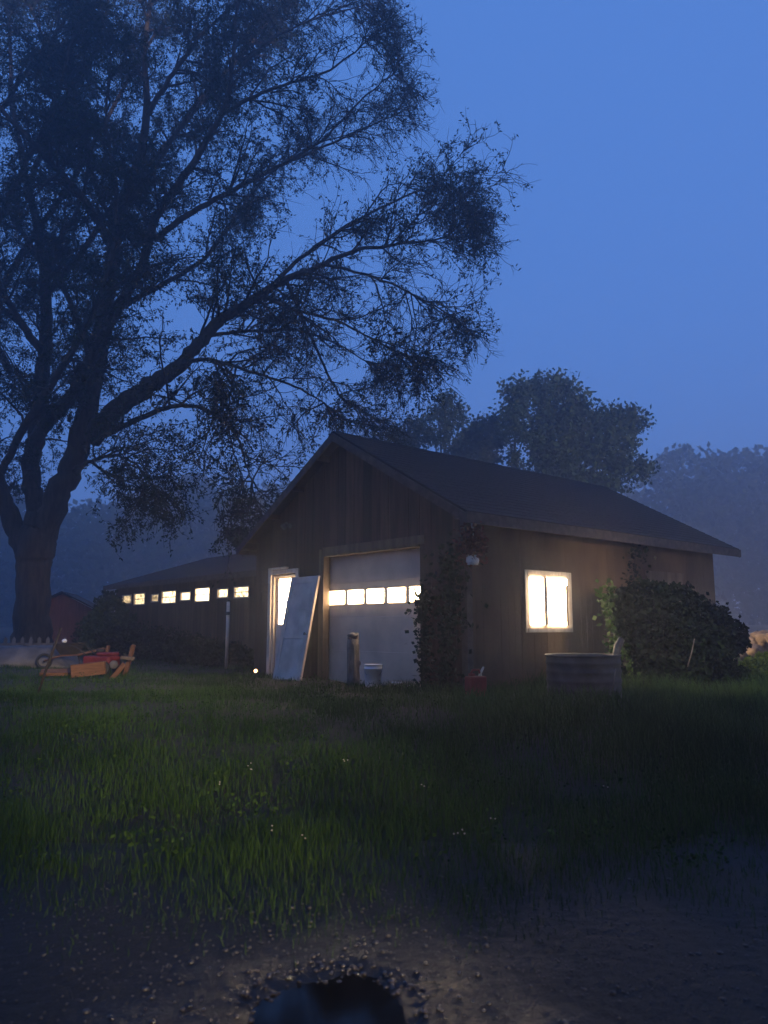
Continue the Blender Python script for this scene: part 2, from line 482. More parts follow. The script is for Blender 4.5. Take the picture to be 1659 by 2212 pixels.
def blocker_tree(name, x, y, h, cr, seed, label, ls=.22):  # unseen tree added as a light blocker
    rng = np.random.default_rng(seed); B = np.array([x, y, gz(x, y) - .1])
    o = empty(name, tuple(B), 0, label, 'tree')
    w = MB(); w.tube([(0,0,0), (.1,0,h*.35), (0,.2,h*.6), (.1,.1,h*.85)], [.35,.28,.2,.08], 10); cs = []
    for i in range(9):
        a_ = i * 2.4; r_ = cr * (.35 + .5 * (i % 3) / 2); c_ = np.array([r_*math.cos(a_), r_*math.sin(a_), h * rng.uniform(.6, .95)])
        w.tube([(0, 0, h*.35), tuple(c_ * [.5,.5,.8]), tuple(c_)], [.16,.1,.04], 6); cs.append(c_)
    w.build('trunk', M['bark'], o)
    c_ = np.concatenate([k + unit(rng.normal(0,1,(2600,3))) * (rng.random((2600,1)) ** .4) * cr * .5 * [1,1,.7] for k in cs])
    v_, f_ = leaves(c_, ls, ls * .45, .2, rng); np_mesh('crown', v_, f_, M['leaf'], o, col=rng.random(len(c_)).repeat(4))
blocker_tree('blocker_tree', -2.2, -3.4, 8.6, 4.4, 51, 'unseen tree added right behind the camera to darken the foreground')
blocker_tree('blocker_tree', -9.5, -2.5, 9.5, 5.0, 52, 'unseen spreading tree added behind the camera on the left to block skylight')

for i, (x_, y_) in enumerate(((9, -22), (15, -23), (21, -22), (27, -23), (7, -27), (14, -28), (21, -27), (28, -28))):  # unseen crowns added to keep the low sun off the big tree
    blocker_tree('tall_blocker_tree', x_, y_, 21.0 if i < 4 else 33, 8 if i < 4 else 12, 60 + i, ('tall unseen tree added to cut the sun, leftmost', 'tall unseen tree added to cut the sun, second from left', 'tall unseen tree added to cut the sun, third from left', 'tall unseen tree added to cut the sun, rightmost', 'very tall unseen tree added to cut the sun, rear row leftmost', 'very tall unseen tree added to cut the sun, rear row second from left', 'very tall unseen tree added to cut the sun, rear row third from left', 'very tall unseen tree added to cut the sun, rear row rightmost')[i], .75)
hg = empty('blocker_hedge', (7.6, -3.2, 0), 0, 'unseen clipped leaf wall added behind the camera to shade the drive', 'blocker_hedge')  # unseen, added to keep the low sun off the gravel
rng = np.random.default_rng(71)
c_ = rng.uniform(-1, 1, (22000, 3)) * [3.4, .55, .85] + [0, 0, .85]
v_, f_ = leaves(c_, .09, .04, .1, rng); np_mesh('foliage', v_, f_, M['vine'], hg, col=rng.random(len(c_)).repeat(4))
a = MB(); [a.tube([(x_, 0, -.1), (x_ + .05, .05, .8), (x_ - .05, -.1, 1.4)], [.03, .02, .01], 5) for x_ in np.linspace(-3.2, 3.2, 12)]; a.build('stem', M['twig'], hg)

# ------------------------------------------------------------------ the garage building
GZ = .45
HA = math.atan2(-.758, .652)
house = empty('wooden_garage', (-1.072, 15.1, GZ), HA,
              'old board-sided gabled garage with lit door windows and dark shingle roof', 'garage')
HM = Matrix.Translation((-1.072, 15.1, GZ)) @ Matrix.Rotation(HA, 4, 'Z')
HI = HM.inverted()
def local_on(px, py, s):
    """point of the plane y=s of the house frame seen at a pixel"""
    o = HI @ EYE; d = HI.to_3x3() @ ray(px, py); k = (s - o.y) / d.y
    return o + d * k
def local_side(px, py, t):
    o = HI @ EYE; d = HI.to_3x3() @ ray(px, py); k = (t - o.x) / d.x
    return o + d * k
T0, T1, TR, SL = -2.73, 3.68, .475, 8.25
EV = 2.78; OV = .30; TAN = .56
def roofz(t): return EV + (3.505 - abs(t - TR)) * TAN     # underside of the sheathing
BOT = -.25

def rects_minus(a, b, z0, ztop, holes):
    """vertical strip a..b split round the holes -> list of (a,b,z0,z1 or None for roof)"""
    segs = [(z0, None)]
    for (ha, hb, hz0, hz1) in holes:
        if min(b, hb) - max(a, ha) > 1e-4:
            new = []
            for (p, q) in segs:
                if q is None:
                    if hz0 > p: new.append((p, hz0))
                    new.append((max(hz1, p), None))
                else:
                    if hz0 > p: new.append((p, min(q, hz0)))
                    if hz1 < q: new.append((max(p, hz1), q))
            segs = new
    return segs

def board_wall(mb, a0, a1, width, holes, top, y0, y1, axis='x', jit=.006, gap=.004, zb=BOT):
    cuts = {a0, a1}
    edges = sorted(set([h[0] for h in holes if a0 < h[0] < a1] + [h[1] for h in holes if a0 < h[1] < a1]))
    x = a0
    while x < a1 - 1e-6:
        nx = min(a1, x + width * random.uniform(.8, 1.2))
        for e in edges:
            if x + 1e-6 < e < nx: nx = e; break
        dy = random.uniform(0, jit)
        for (z0, z1) in rects_minus(x, nx, zb, None, holes):
            xa, xb = x + gap / 2, nx - gap / 2
            ta, tb = (z1, z1) if z1 is not None else (top(xa), top(xb))
            poly = [(xa, z0), (xb, z0), (xb, tb), (xa, ta)]
            if axis == 'x' and z1 is None and xa < TR < xb: poly = [(xa, z0), (xb, z0), (xb, tb), (TR, top(TR)), (xa, ta)]
            if axis == 'x':
                mb.prism(poly, lambda p: (p[0], y0 - dy, p[1]), lambda p: (p[0], y1, p[1]))
            else:
                mb.prism(poly[::-1], lambda p: (y0 + dy, p[0], p[1]), lambda p: (y1, p[0], p[1]))
        x = nx

# openings on the front: (t0,t1,z0,z1)
GD = (local_on(699, 1200, 0).x, local_on(907, 1200, 0).x, -.1, local_on(800, 1188, 0).z)
ED = (local_on(588, 1300, 0).x, local_on(588, 1300, 0).x + .92, -.05, 2.14)
front = MB()
board_wall(front, T0, T1, .26, [GD, ED], lambda t: roofz(t) - .02, 0, .03)
board_wall(front, T0 + .02, T1 - .02, 9, [GD, ED], lambda t: roofz(t) - .03, .034, .08, jit=0, gap=0)
fw = front.build('front_wall', M['board'], house)
# per-board tone: a random shade by object-space board column
def board_tone(m, w=.26, amt=.55, axis=0):
    n, l = m.node_tree.nodes, m.node_tree.links
    b = n['Principled BSDF']; src = b.inputs['Base Color'].links[0].from_socket
    tc = n.new('ShaderNodeTexCoord'); sx = n.new('ShaderNodeSeparateXYZ'); l.new(tc.outputs['Object'], sx.inputs[0])
    dv = n.new('ShaderNodeMath'); dv.operation = 'DIVIDE'; dv.inputs[1].default_value = w
    fl = n.new('ShaderNodeMath'); fl.operation = 'FLOOR'; wnz = n.new('ShaderNodeTexWhiteNoise'); wnz.noise_dimensions = '1D'
    l.new(sx.outputs[axis], dv.inputs[0]); l.new(dv.outputs[0], fl.inputs[0]); l.new(fl.outputs[0], wnz.inputs['W'])
    mr = n.new('ShaderNodeMapRange'); mr.inputs['To Min'].default_value = 1 - amt; mr.inputs['To Max'].default_value = 1 + amt
    l.new(wnz.outputs['Value'], mr.inputs['Value'])
    vm = n.new('ShaderNodeVectorMath'); vm.operation = 'SCALE'
    l.new(src, vm.inputs[0]); l.new(mr.outputs[0], vm.inputs['Scale']); l.new(vm.outputs[0], b.inputs['Base Color'])
board_tone(M['board'], .26, .5, 0)

# side wall: lit window and boarded window
wa = local_side(1137, 1242, T1); wb_ = local_side(1226, 1357, T1)
SW = (wa.y, wb_.y, wb_.z, wa.z + .02)
HW = (7.25, 7.75, .95, 1.5)          # added fill light shaped as a window, hidden behind the vine thicket
BWa = local_side(1392, 1232, T1); BWb = local_side(1478, 1300, T1)
side = MB()
lap = [SW, HW]
board_wall(side, 0, SL, .20, lap, lambda s: roofz(T1) - .02, T1, T1 - .03, axis='y', jit=.004)
board_wall(side, .02, SL - .02, 9, lap, lambda s: roofz(T1) - .03, T1 - .034, T1 - .08, axis='y', jit=0, gap=0)
side.build('side_wall', M['side'], house)
left = MB(); board_wall(left, .0, SL, .25, [], lambda s: roofz(T0) - .02, T0, T0 + .06, axis='y'); left.build('side_wall', M['board'], house)
rear = MB(); RW = (.6, 1.6, 1.0, 1.9)
board_wall(rear, T0 + .07, T1 - .09, .26, [RW], lambda t: roofz(t) - .02, SL - .05, SL, jit=0); rear.build('rear_wall', M['board'], house)
cb = MB(); cb.box(T1 - .002, T1 + .018, -.022, .10, BOT, roofz(T1) - .05); cb.box(T1 - .11, T1 + .018, -.03, -.022, BOT, roofz(T1) - .05)
cb.build('corner_board', M['fascia'], house)

# roof: two slopes of shingle courses on a thin deck
rf = MB()
def slope(side_):
    e = TR + side_ * (3.505 + 0.0); n = 22
    for i in range(n):
        a = i / n; b2 = (i + 1) / n
        ta = e + (TR - e) * a; tb = e + (TR - e) * b2
        za, zb = roofz(ta) + .075 if abs(ta-TR) < 3.6 else 0, roofz(tb) + .065
        poly = [(ta, za - .045), (ta, za), (tb, zb), (tb, zb - .04)]
        if side_ < 0: poly = poly[::-1]
        rf.prism(poly, lambda p: (p[0], SL + .70, p[1]), lambda p: (p[0], -OV, p[1]))
    poly = [(e, roofz(e)), (e, roofz(e) + .028), (TR, roofz(TR) + .028), (TR, roofz(TR))]
    if side_ < 0: poly = poly[::-1]
    rf.prism(poly, lambda p: (p[0], SL + .69, p[1]), lambda p: (p[0], -OV + .01, p[1]))
slope(1); slope(-1)
for i in range(30):
    s0 = -OV - .005 + i * (SL + .7 + OV) / 30; s1 = s0 + (SL + .7 + OV) / 30 + .03
    z = roofz(TR) + .078 + (.006 if i % 2 else 0)
    rf.prism([(TR - .14, z - .078), (TR, z), (TR + .14, z - .078), (TR, z - .02)][::-1], lambda p: (p[0], s0, p[1]), lambda p: (p[0], s1, p[1]))
rf.build('roof', M['shingle'], house)
for sd in (1, -1):
    e = TR + sd * 3.505
    for (yy0, yy1) in ((-OV - .026, -OV - .002), (SL + .702, SL + .726)):
        rk = MB()
        poly = [(e, roofz(e) - .13), (e, roofz(e) + .03), (TR, roofz(TR) + .03), (TR, roofz(TR) - .13)]
        if sd < 0: poly = poly[::-1]
        rk.prism(poly, lambda p: (p[0], yy1, p[1]), lambda p: (p[0], yy0, p[1]))
        rk.build('rake_board', M['fascia'], house)
    fa = MB(); x0, x1 = sorted((e + sd * .002, e + sd * .026))
    fa.box(x0, x1, -OV - .026, SL + .726, roofz(e) - .12, roofz(e) + .055)
    xi0, xi1 = sorted((e, TR + sd * 3.22))
    fa.box(xi0, xi1, -OV + .01, SL + .69, roofz(e) - .03, roofz(e) - .004)
    fa.build('fascia_board', M['fascia'], house)
# lookout blocks under the front rake
for sd in (1, -1):
    for q in (.15, .4, .65, .88):
        t = TR + sd * 3.505 * q
        lk = MB(); lk.box(t - .03, t + .03, -OV + .01, -.01, roofz(t) - .13, roofz(t) - .03)
        lk.build('roof_lookout', M['board'], house)

# sectional garage door, recessed
DY = .16
dm = MB()
gw0, gw1 = GD[0] - .06, GD[1] + .45
wpx = [(712, 746), (752, 787), (793, 831), (838, 878), (885, 925)]
wy = (local_on(728, 1275, DY).z, local_on(728, 1308, DY).z)
wins = [(local_on(a, 1290, DY).x, local_on(b, 1290, DY).x, wy[1], wy[0]) for a, b in wpx]
gholes = wins
hsec = [(-.10, .52), (.525, 1.145), (1.15, 1.87), (1.875, 2.53)]
hsec = [(-.10, .60), (.603, 1.24), (1.243, wy[0] + .13), (wy[0] + .133, GD[3] + .06)]
for k, (z0, z1) in enumerate(hsec):
    if k != 2:
        dm.box(gw0, gw1, DY, DY + .04, z0, z1)
    else:
        xs_ = [gw0] + [q for w in wins for q in (w[0], w[1])] + [gw1]
        for i in range(0, len(xs_) - 1):
            a, b2 = xs_[i], xs_[i+1]
            if b2 <= a: continue
            if i % 2 == 0: dm.box(a, b2, DY, DY + .04, z0, z1)
            else:
                dm.box(a, b2, DY, DY + .04, z0, wy[1]); dm.box(a, b2, DY, DY + .04, wy[0], z1)
gdo = dm.build('garage_door', M['gdoor'], house)
for w in wins:
    fm = MB(); q = .022
    a, b2, c0, c1 = w
    fm.box(a, b2, DY - .012, DY - .001, c0, c0 + q); fm.box(a, b2, DY - .012, DY - .001, c1 - q, c1)
    fm.box(a, a + q, DY - .012, DY - .001, c0 + q, c1 - q); fm.box(b2 - q, b2, DY - .012, DY - .001, c0 + q, c1 - q)
    for (xx, zz) in ((a+q, c0+q), (b2-q, c0+q), (a+q, c1-q), (b2-q, c1-q)):
        sx_, sz_ = (1 if xx < (a+b2)/2 else -1), (1 if zz < (c0+c1)/2 else -1)
        fm.prism([(xx, zz), (xx + sx_*.03, zz), (xx, zz + sz_*.03)], lambda p: (p[0], DY - .012, p[1]), lambda p: (p[0], DY - .001, p[1]))
    wf = fm.build('window_frame', M['gdoor'], gdo)
    pm = MB(); pm.box(a + .0225, b2 - .0225, DY - .022, DY + .02, c0 + .0225, c1 - .0225); pm.build('window_pane', M['pane'], gdo)  # pane stands proud so its glowing edges brighten the door
for bb in ((GD[0] - .12, GD[0] - .032, -.026, -.008, -.1, GD[3] + .12), (GD[0] - .03, GD[0] + .03, -.02, DY - .026, -.1, GD[3] - .002), (GD[1] - .03, GD[1] + .03, .085, DY - .016, -.1, GD[3] - .002)):
    jm = MB(); jm.box(*bb); jm.build('door_jamb', M['board2'], house)
hj = MB(); hj.box(GD[0] + .03, GD[1] - .03, -.008, DY - .016, GD[3] - .03, GD[3] - .002); hj.box(GD[0], GD[1] + .14, -.028, -.010, GD[3] + .002, GD[3] + .15)
hj.build('door_header', M['board2'], house)

# entry door with half glass
dr = empty('entry_door', (0, 0, 0)); dr.parent = house
dl, dr1 = ED[0] + .07, ED[1] - .04
g0, g1 = local_on(602, 1300, .05).x, dr1 - .13
gz0, gz1 = local_on(604, 1349, .05).z, local_on(604, 1251, .05).z
sl = MB()
sl.box(dl, g0, .05, .09, -.05, 2.10); sl.box(g1, dr1, .05, .09, -.05, 2.10)
sl.box(g0, g1, .05, .09, -.05, gz0); sl.box(g0, g1, .05, .09, gz1, 2.10)
sl.build('door_slab', M['white'], dr)
mu = MB(); zm = (gz0 + gz1) / 2; mu.box(g0, g1, .040, .049, zm - .012, zm + .012)
mu.box((g0+g1)/2 + .02, (g0+g1)/2 + .04, .040, .049, gz0, zm - .012); mu.build('door_muntin', M['white'], dr)
pn = MB(); pn.box(g0, g1, .055, .06, gz0, gz1); pn.build('door_pane', M['pane'], dr)
kb = MB(); kb.tube([(dr1 - .06, .05, 1.0), (dr1 - .06, .0, 1.0)], [.02, .03], 10); kb.build('door_knob', M['grey'], dr)
tr = MB()
tr.box(ED[0] - .11, ED[0] - .002, -.045, -.008, -.1, 2.30); tr.box(ED[0], ED[0] + .065, -.005, .046, -.05, 2.135)
tr.box(ED[1] - .035, ED[1], -.005, .046, -.05, 2.135); tr.box(ED[0] + .067, ED[1] - .037, .0, .046, 2.105, 2.135)
tr.box(ED[1] + .002, ED[1] + .10, -.04, -.008, -.1, 2.25)
tr.box(ED[0], ED[1] + .0, -.04, -.008, 2.16, 2.25); tr.build('door_trim', M['trim'], dr)
cp = MB(); za_ = local_on(600, 1228, -.06).z
cp.box(ED[0] - .02, ED[0] + .62, -.09, -.01, za_ - .02, za_ + .02); cp.build('drip_cap', M['trim'], dr)

# side window: two lit sashes
sw = empty('side_window', (0, 0, 0)); sw.parent = house
fr = MB(); q = .05; x0, x1 = T1 - .03, T1 + .03
a, b2, c0, c1 = SW
fr.box(x0, x1, a, b2, c0, c0 + q); fr.box(x0, x1, a, b2, c1 - q, c1)
fr.box(x0, x1 - .002, a, a + q, c0 + q, c1 - q); fr.box(x0, x1 - .002, b2 - q, b2, c0 + q, c1 - q)
mid = local_side(1173, 1300, T1).y
fr.box(x0, T1 + .068, mid - .045, mid + .045, c0 + q, c1 - q)
fr.build('window_frame', M['white'], sw)
tr2 = MB(); q2 = .07
tr2.box(T1 + .012, T1 + .026, a - q2, a - .002, c0 - q2, c1 + q2); tr2.box(T1 + .012, T1 + .026, b2 + .002, b2 + q2 + .06, c0 - q2, c1 + q2)
tr2.box(T1 + .012, T1 + .028, a, b2, c1 + .002, c1 + q2); tr2.box(T1 + .012, T1 + .05, a - .03, b2 + .05, c0 - q2, c0 - .002)
tr2.build('window_casing', M['trim'], sw)
for (p, q_) in ((a + q, mid - .045), (mid + .045, b2 - q)):
    pm = MB(); pm.box(T1 - .012, T1 + .060, p + .002, q_ - .002, c0 + q + .002, c1 - q - .002); pm.build('window_pane', M['pane'], sw)  # pane boxed out so its glowing edges light the wall around
cu = MB(); cu.box(T1 + .062, T1 + .066, b2 - q - .05, b2 - q, c0 + q, c1 - q - .12); cu.build('window_blind', M['lumber'], sw)
for (nm, pts) in (('added_fill_window', HW),):  # hidden light source added to brighten the grass at right
    e_ = empty(nm); e_.parent = house
    f2 = MB(); a, b2, c0, c1 = pts
    f2.box(T1 - .02, T1 + .02, a, b2, c0, c0 + .04); f2.box(T1 - .02, T1 + .02, a, b2, c1 - .04, c1)
    f2.box(T1 - .02, T1 + .018, a, a + .04, c0 + .04, c1 - .04); f2.box(T1 - .02, T1 + .018, b2 - .04, b2, c0 + .04, c1 - .04)
    f2.build('window_frame', M['white'], e_)
    p2 = MB(); p2.box(T1 - .01, T1, a + .04, b2 - .04, c0 + .04, c1 - .04); p2.build('window_pane', M['pane_fill'], e_)
rw = MB(); rw.box(RW[0], RW[1], SL - .04, SL - .03, RW[2], RW[3]); rw.build('rear_fill_pane', M['pane_fill'], house)  # unseen glowing pane added to warm the heap beyond the corner
# boarded window higher up the side wall
bw = MB(); bt = BWa.z
bw.box(T1 + .012, T1 + .03, BWa.y, BWb.y, bt - .10, bt); bw.box(T1 + .012, T1 + .024, BWa.y + .06, BWb.y - .05, bt - .75, bt - .102)
bw.build('boarded_window', M['board2'], house)
# floodlight high on the gable
fl = MB(); p = local_on(622, 1135, -.08)
fl.box(p.x - .05, p.x + .05, -.035, -.008, p.z - .05, p.z + .05); fl.tube([(p.x, -.035, p.z), (p.x + .02, -.12, p.z + .02)], [.02, .02], 8)
fl.tube([(p.x + .02, -.11, p.z + .03), (p.x + .03, -.22, p.z - .05)], [.04, .07], 10)
fl.build('flood_light', M['grey'], house)

# ------------------------------------------------------------------ long low wing behind
WS = 2.4
wing = empty('long_shed', (-1.072, 15.1, GZ), HA, 'long low shed running off behind the garage with eight small lit windows', 'shed')
wpx = [(265, 284, 1285, 1305), (290, 313, 1281, 1307), (327, 343, 1283, 1301), (350, 380, 1276, 1304), (390, 412, 1278, 1298), (422, 453, 1269, 1300), (470, 493, 1271, 1292), (506, 538, 1266, 1292)]
wr = []
for (a, b2, y0, y1) in wpx:
    pa, pb = local_on(a, y0, WS), local_on(b2, y1, WS)
    pm_ = local_on((a+b2)/2, y0, WS); pn_ = local_on((a+b2)/2, y1, WS)
    wr.append((pa.x, pb.x, pn_.z, pm_.z))
WL = local_on(250, 1300, WS).x; WRt = T0 - .01
EW = max(w[3] for w in wr) + .28
ww = MB()
RS = WS + 2.6     # ridge line
RWZ = EW + 1.05
board_wall(ww, WL, WRt, .3, wr, lambda t: EW, WS, WS + .03, axis='x2' if False else 'x', jit=.004)
board_wall(ww, WL + .02, WRt, 20, wr, lambda t: EW, WS + .034, WS + .07, jit=0, gap=0)
ww.box(WL, WL + .05, WS + .08, WS + 5.2, BOT, EW); ww.box(WL, WRt, WS + 5.2, WS + 5.25, BOT, EW)
ww.build('wall', M['board'], wing)
wrf = MB()
hip = WL + 2.2
A_ = (WL - .35, WS - .35, EW - .02); B_ = (WRt + .0, WS - .35, EW - .02); C_ = (WRt, RS, RWZ); D_ = (hip, RS, RWZ)
E_ = (WL - .35, WS + 5.55, EW - .02); F_ = (WRt, WS + 5.55, EW - .02)
up = lambda p, h=.06: (p[0], p[1], p[2] + h)
for quad in ((A_, B_, C_, D_), (F_, E_, D_, C_), (E_, A_, D_)):
    n_ = len(quad)
    wrf.add([*quad] + [up(p) for p in quad], [tuple(range(n_))[::-1], tuple(range(n_, 2*n_))] + [(i, (i+1) % n_, n_+(i+1) % n_, n_+i) for i in range(n_)])
wrf.build('roof', M['shingle'], wing)
wf_ = MB(); wf_.box(WL - .36, WRt, WS - .376, WS - .352, EW - .12, EW + .045); wf_.build('fascia_board', M['fascia'], wing)
lumi = [.35, .6, .3, 1.0, .75, 1.6, 1.1, .9]
for i, (a, b2, c0, c1) in enumerate(wr):
    e_ = empty('window'); e_.parent = wing
    f2 = MB(); q = .035
    f2.box(a, b2, WS - .02, WS + .03, c0, c0 + q); f2.box(a, b2, WS - .02, WS + .03, c1 - q, c1)
    f2.box(a, a + q, WS - .018, WS + .03, c0 + q, c1 - q); f2.box(b2 - q, b2, WS - .018, WS + .03, c0 + q, c1 - q)
    if i in (1, 3, 5, 7):
        f2.box(a + q, b2 - q, WS - .01, WS + .01, (c0+c1)/2 - .012, (c0+c1)/2 + .012)
    f2.build('window_frame', M['trim'], e_)
    mg = glow('wing_window_light', (1, .72, .38), 1.0 * lumi[i] ** 1.3, .85 if i not in (4, 5) else .3, 9)
    p2 = MB(); p2.box(a + q, b2 - q, WS + .035, WS + .045, c0 + q, c1 - q); p2.build('window_pane', mg, e_)

# ------------------------------------------------------------------ the big tree
def limb(pxs, widths):
    """traced limb: (px,py,Y) points -> 3-D polyline with radii"""
    pts = [P(a, b2, y) for (a, b2, y) in pxs]
    n = max(10, 5 * len(pts))
    q = catmull([tuple(p) for p in pts], n)
    w = np.interp(np.linspace(0, 1, n), np.linspace(0, 1, len(widths)), widths)
    dep = q[:, 1]
    return q, w * dep / FPX / 2

LIMBS = [
 ([(68,1425,27),(70,1330,27),(74,1240,27),(80,1170,27),(92,1110,27)], [92,72,68,84,66]),
 ([(62,1200,27),(30,1130,26.8),(0,1060,26.5),(-50,950,26),(-120,840,25.5),(-220,740,25)], [50,42,36,30,22,14]),
 ([(84,1190,27),(78,1090,27.2),(66,1010,27.4),(80,930,27.7),(92,800,28),(100,680,28.5),(90,540,29),(60,400,29.5),(30,240,30),(20,60,30)], [46,40,38,36,32,26,21,16,11,7]),
 ([(84,1180,27),(118,1090,26.8),(150,1020,26.7),(170,960,26.6),(188,890,26.6),(206,797,26.6),(222,697,26.6),(240,580,26.8),(254,476,27),(292,374,27),(318,238,27.3),(312,120,27.5),(330,-40,27.7)], [62,54,50,48,44,41,38,33,26,21,17,13,9]),
 ([(196,950,26.6),(256,877,26),(320,837,25.5),(384,793,25),(432,741,24.7),(480,689,24.4),(536,657,24.2),(598,612,24),(680,578,23.8),(762,544,23.6),(843,530,23.4),(920,520,23.2),(970,512,23.2)], [46,42,38,32,28,25,22,17,13,9,7,5,3]),
 ([(66,960,27.4),(110,905,26.6),(160,845,26),(205,760,25.6),(262,650,25.4),(306,578,25.2),(333,476,25),(381,408,24.8),(442,313,24.5),(490,218,24.3),(503,136,24),(512,20,24)], [30,30,30,28,24,22,20,18,15,12,9,7]),
 ([(224,941,26.3),(280,913,25),(360,881,23.8),(420,877,22.8),(472,901,22),(512,945,21.5),(530,1000,21.2),(545,1040,21)], [15,13,11,9,7,5,4,3]),
 ([(384,787,25),(440,777,24),(500,789,23.2),(560,809,22.5),(640,837,22),(700,870,21.8)], [11,10,8,6,5,3]),
 ([(446,727,24.6),(500,718,25),(560,715,25.5),(640,713,26),(720,740,26.5),(790,780,27)], [10,8,7,6,4,3]),
 ([(333,517,25),(408,462,25.5),(510,408,26),(612,354,26.5),(680,326,27),(780,280,27.3),(850,250,27.5)], [15,13,11,8,6,4,3]),
 ([(476,250,24.4),(544,211,24),(612,184,23.6),(714,150,23.2),(790,90,23)], [10,9,7,5,3]),
 ([(240,680,26.8),(292,646,27.6),(381,598,28.4),(442,558,29),(503,476,29.6),(560,400,30),(640,330,30.4)], [16,13,11,9,7,5,3]),
 ([(240,530,27),(190,442,26),(136,381,25),(68,306,24),(0,230,23.4),(-60,120,23)], [20,18,15,12,9,6]),
 ([(92,760,28),(40,690,27),(-10,600,26),(-70,480,25.5),(-120,360,25)], [20,16,13,10,7]),
 ([(0,1030,26.5),(40,945,25.6),(80,880,25),(130,800,24.4),(190,700,24),(240,560,23.6),(250,420,23.4),(230,260,23.2),(240,120,23)], [16,18,18,16,14,12,9,7,5]),
 ([(590,618,24),(646,560,24.4),(748,490,24.8),(850,435,25.2),(940,400,25.5),(985,410,25.6)], [11,9,7,5,4,3]),
 ([(700,572,23.8),(780,590,23.4),(860,620,23),(920,650,22.6),(975,680,22.4)], [8,6,5,4,3]),
 ([(560,640,24.1),(640,670,23),(720,690,22.2),(800,730,21.6),(880,770,21.2)], [9,7,6,4,3]),
 ([(250,470,27),(340,350,28.5),(420,230,29.6),(520,120,30.4),(600,20,31)], [16,13,10,7,5]),
 ([(310,260,27.3),(380,150,26.4),(450,60,25.6),(560,-30,25)], [13,10,7,5]),
 ([(504,160,24),(580,90,24.6),(680,40,25.2),(790,10,25.8)], [8,6,5,3]),
 ([(612,354,26.5),(700,300,26),(780,215,25.5),(850,160,25.2)], [7,6,4,3]),
 ([(150,1020,26.7),(190,1000,25.6),(240,985,24.4),(290,1000,23.4),(330,1050,22.8)], [10,9,7,5,3]),
 ([(620,610,24),(660,700,25.6),(700,790,27),(740,860,27.8),(800,900,28.2)], [9,7,6,5,3]),
 ([(843,530,23.4),(900,470,23.6),(950,440,23.8),(1000,455,24)], [5,4,3,2]),
 ([(-20,800,27),(-40,600,26),(20,430,25.4),(90,290,25),(140,150,24.8),(170,20,24.6)], [16,15,13,11,8,6]),
 ([(200,797,26.6),(150,650,27.6),(60,520,28.4),(-10,400,29),(-60,260,29.6)], [14,12,10,8,5]),
 ([(252,500,27),(200,380,28),(170,240,29),(110,120,29.8),(60,0,30.4)], [13,12,10,8,6]),
 ([(88,640,28.6),(130,520,27.6),(180,420,26.8),(190,290,26.2),(150,160,25.8)], [13,11,9,7,5]),
 ([(0,240,25),(60,150,25.6),(130,60,26),(180,-40,26.4)], [10,9,7,5]),
 ([(60,400,29.5),(120,260,30),(200,120,30.4),(240,-20,30.6)], [12,10,8,5]),
 ([(20,800,29),(-20,700,30),(40,560,31),(150,400,31.6),(240,240,32),(330,80,32.4)], [18,16,14,12,9,6]),
 ([(100,640,28.5),(180,540,30),(260,420,31),(370,300,32),(470,180,32.6),(560,60,33)], [14,13,11,9,7,5]),
]
big = empty('shade_tree', tuple(P(68, 1425, 27)), 0, 'huge spreading old tree with forked trunk left of the garage', 'tree')
BO = np.array(P(68, 1425, 27))
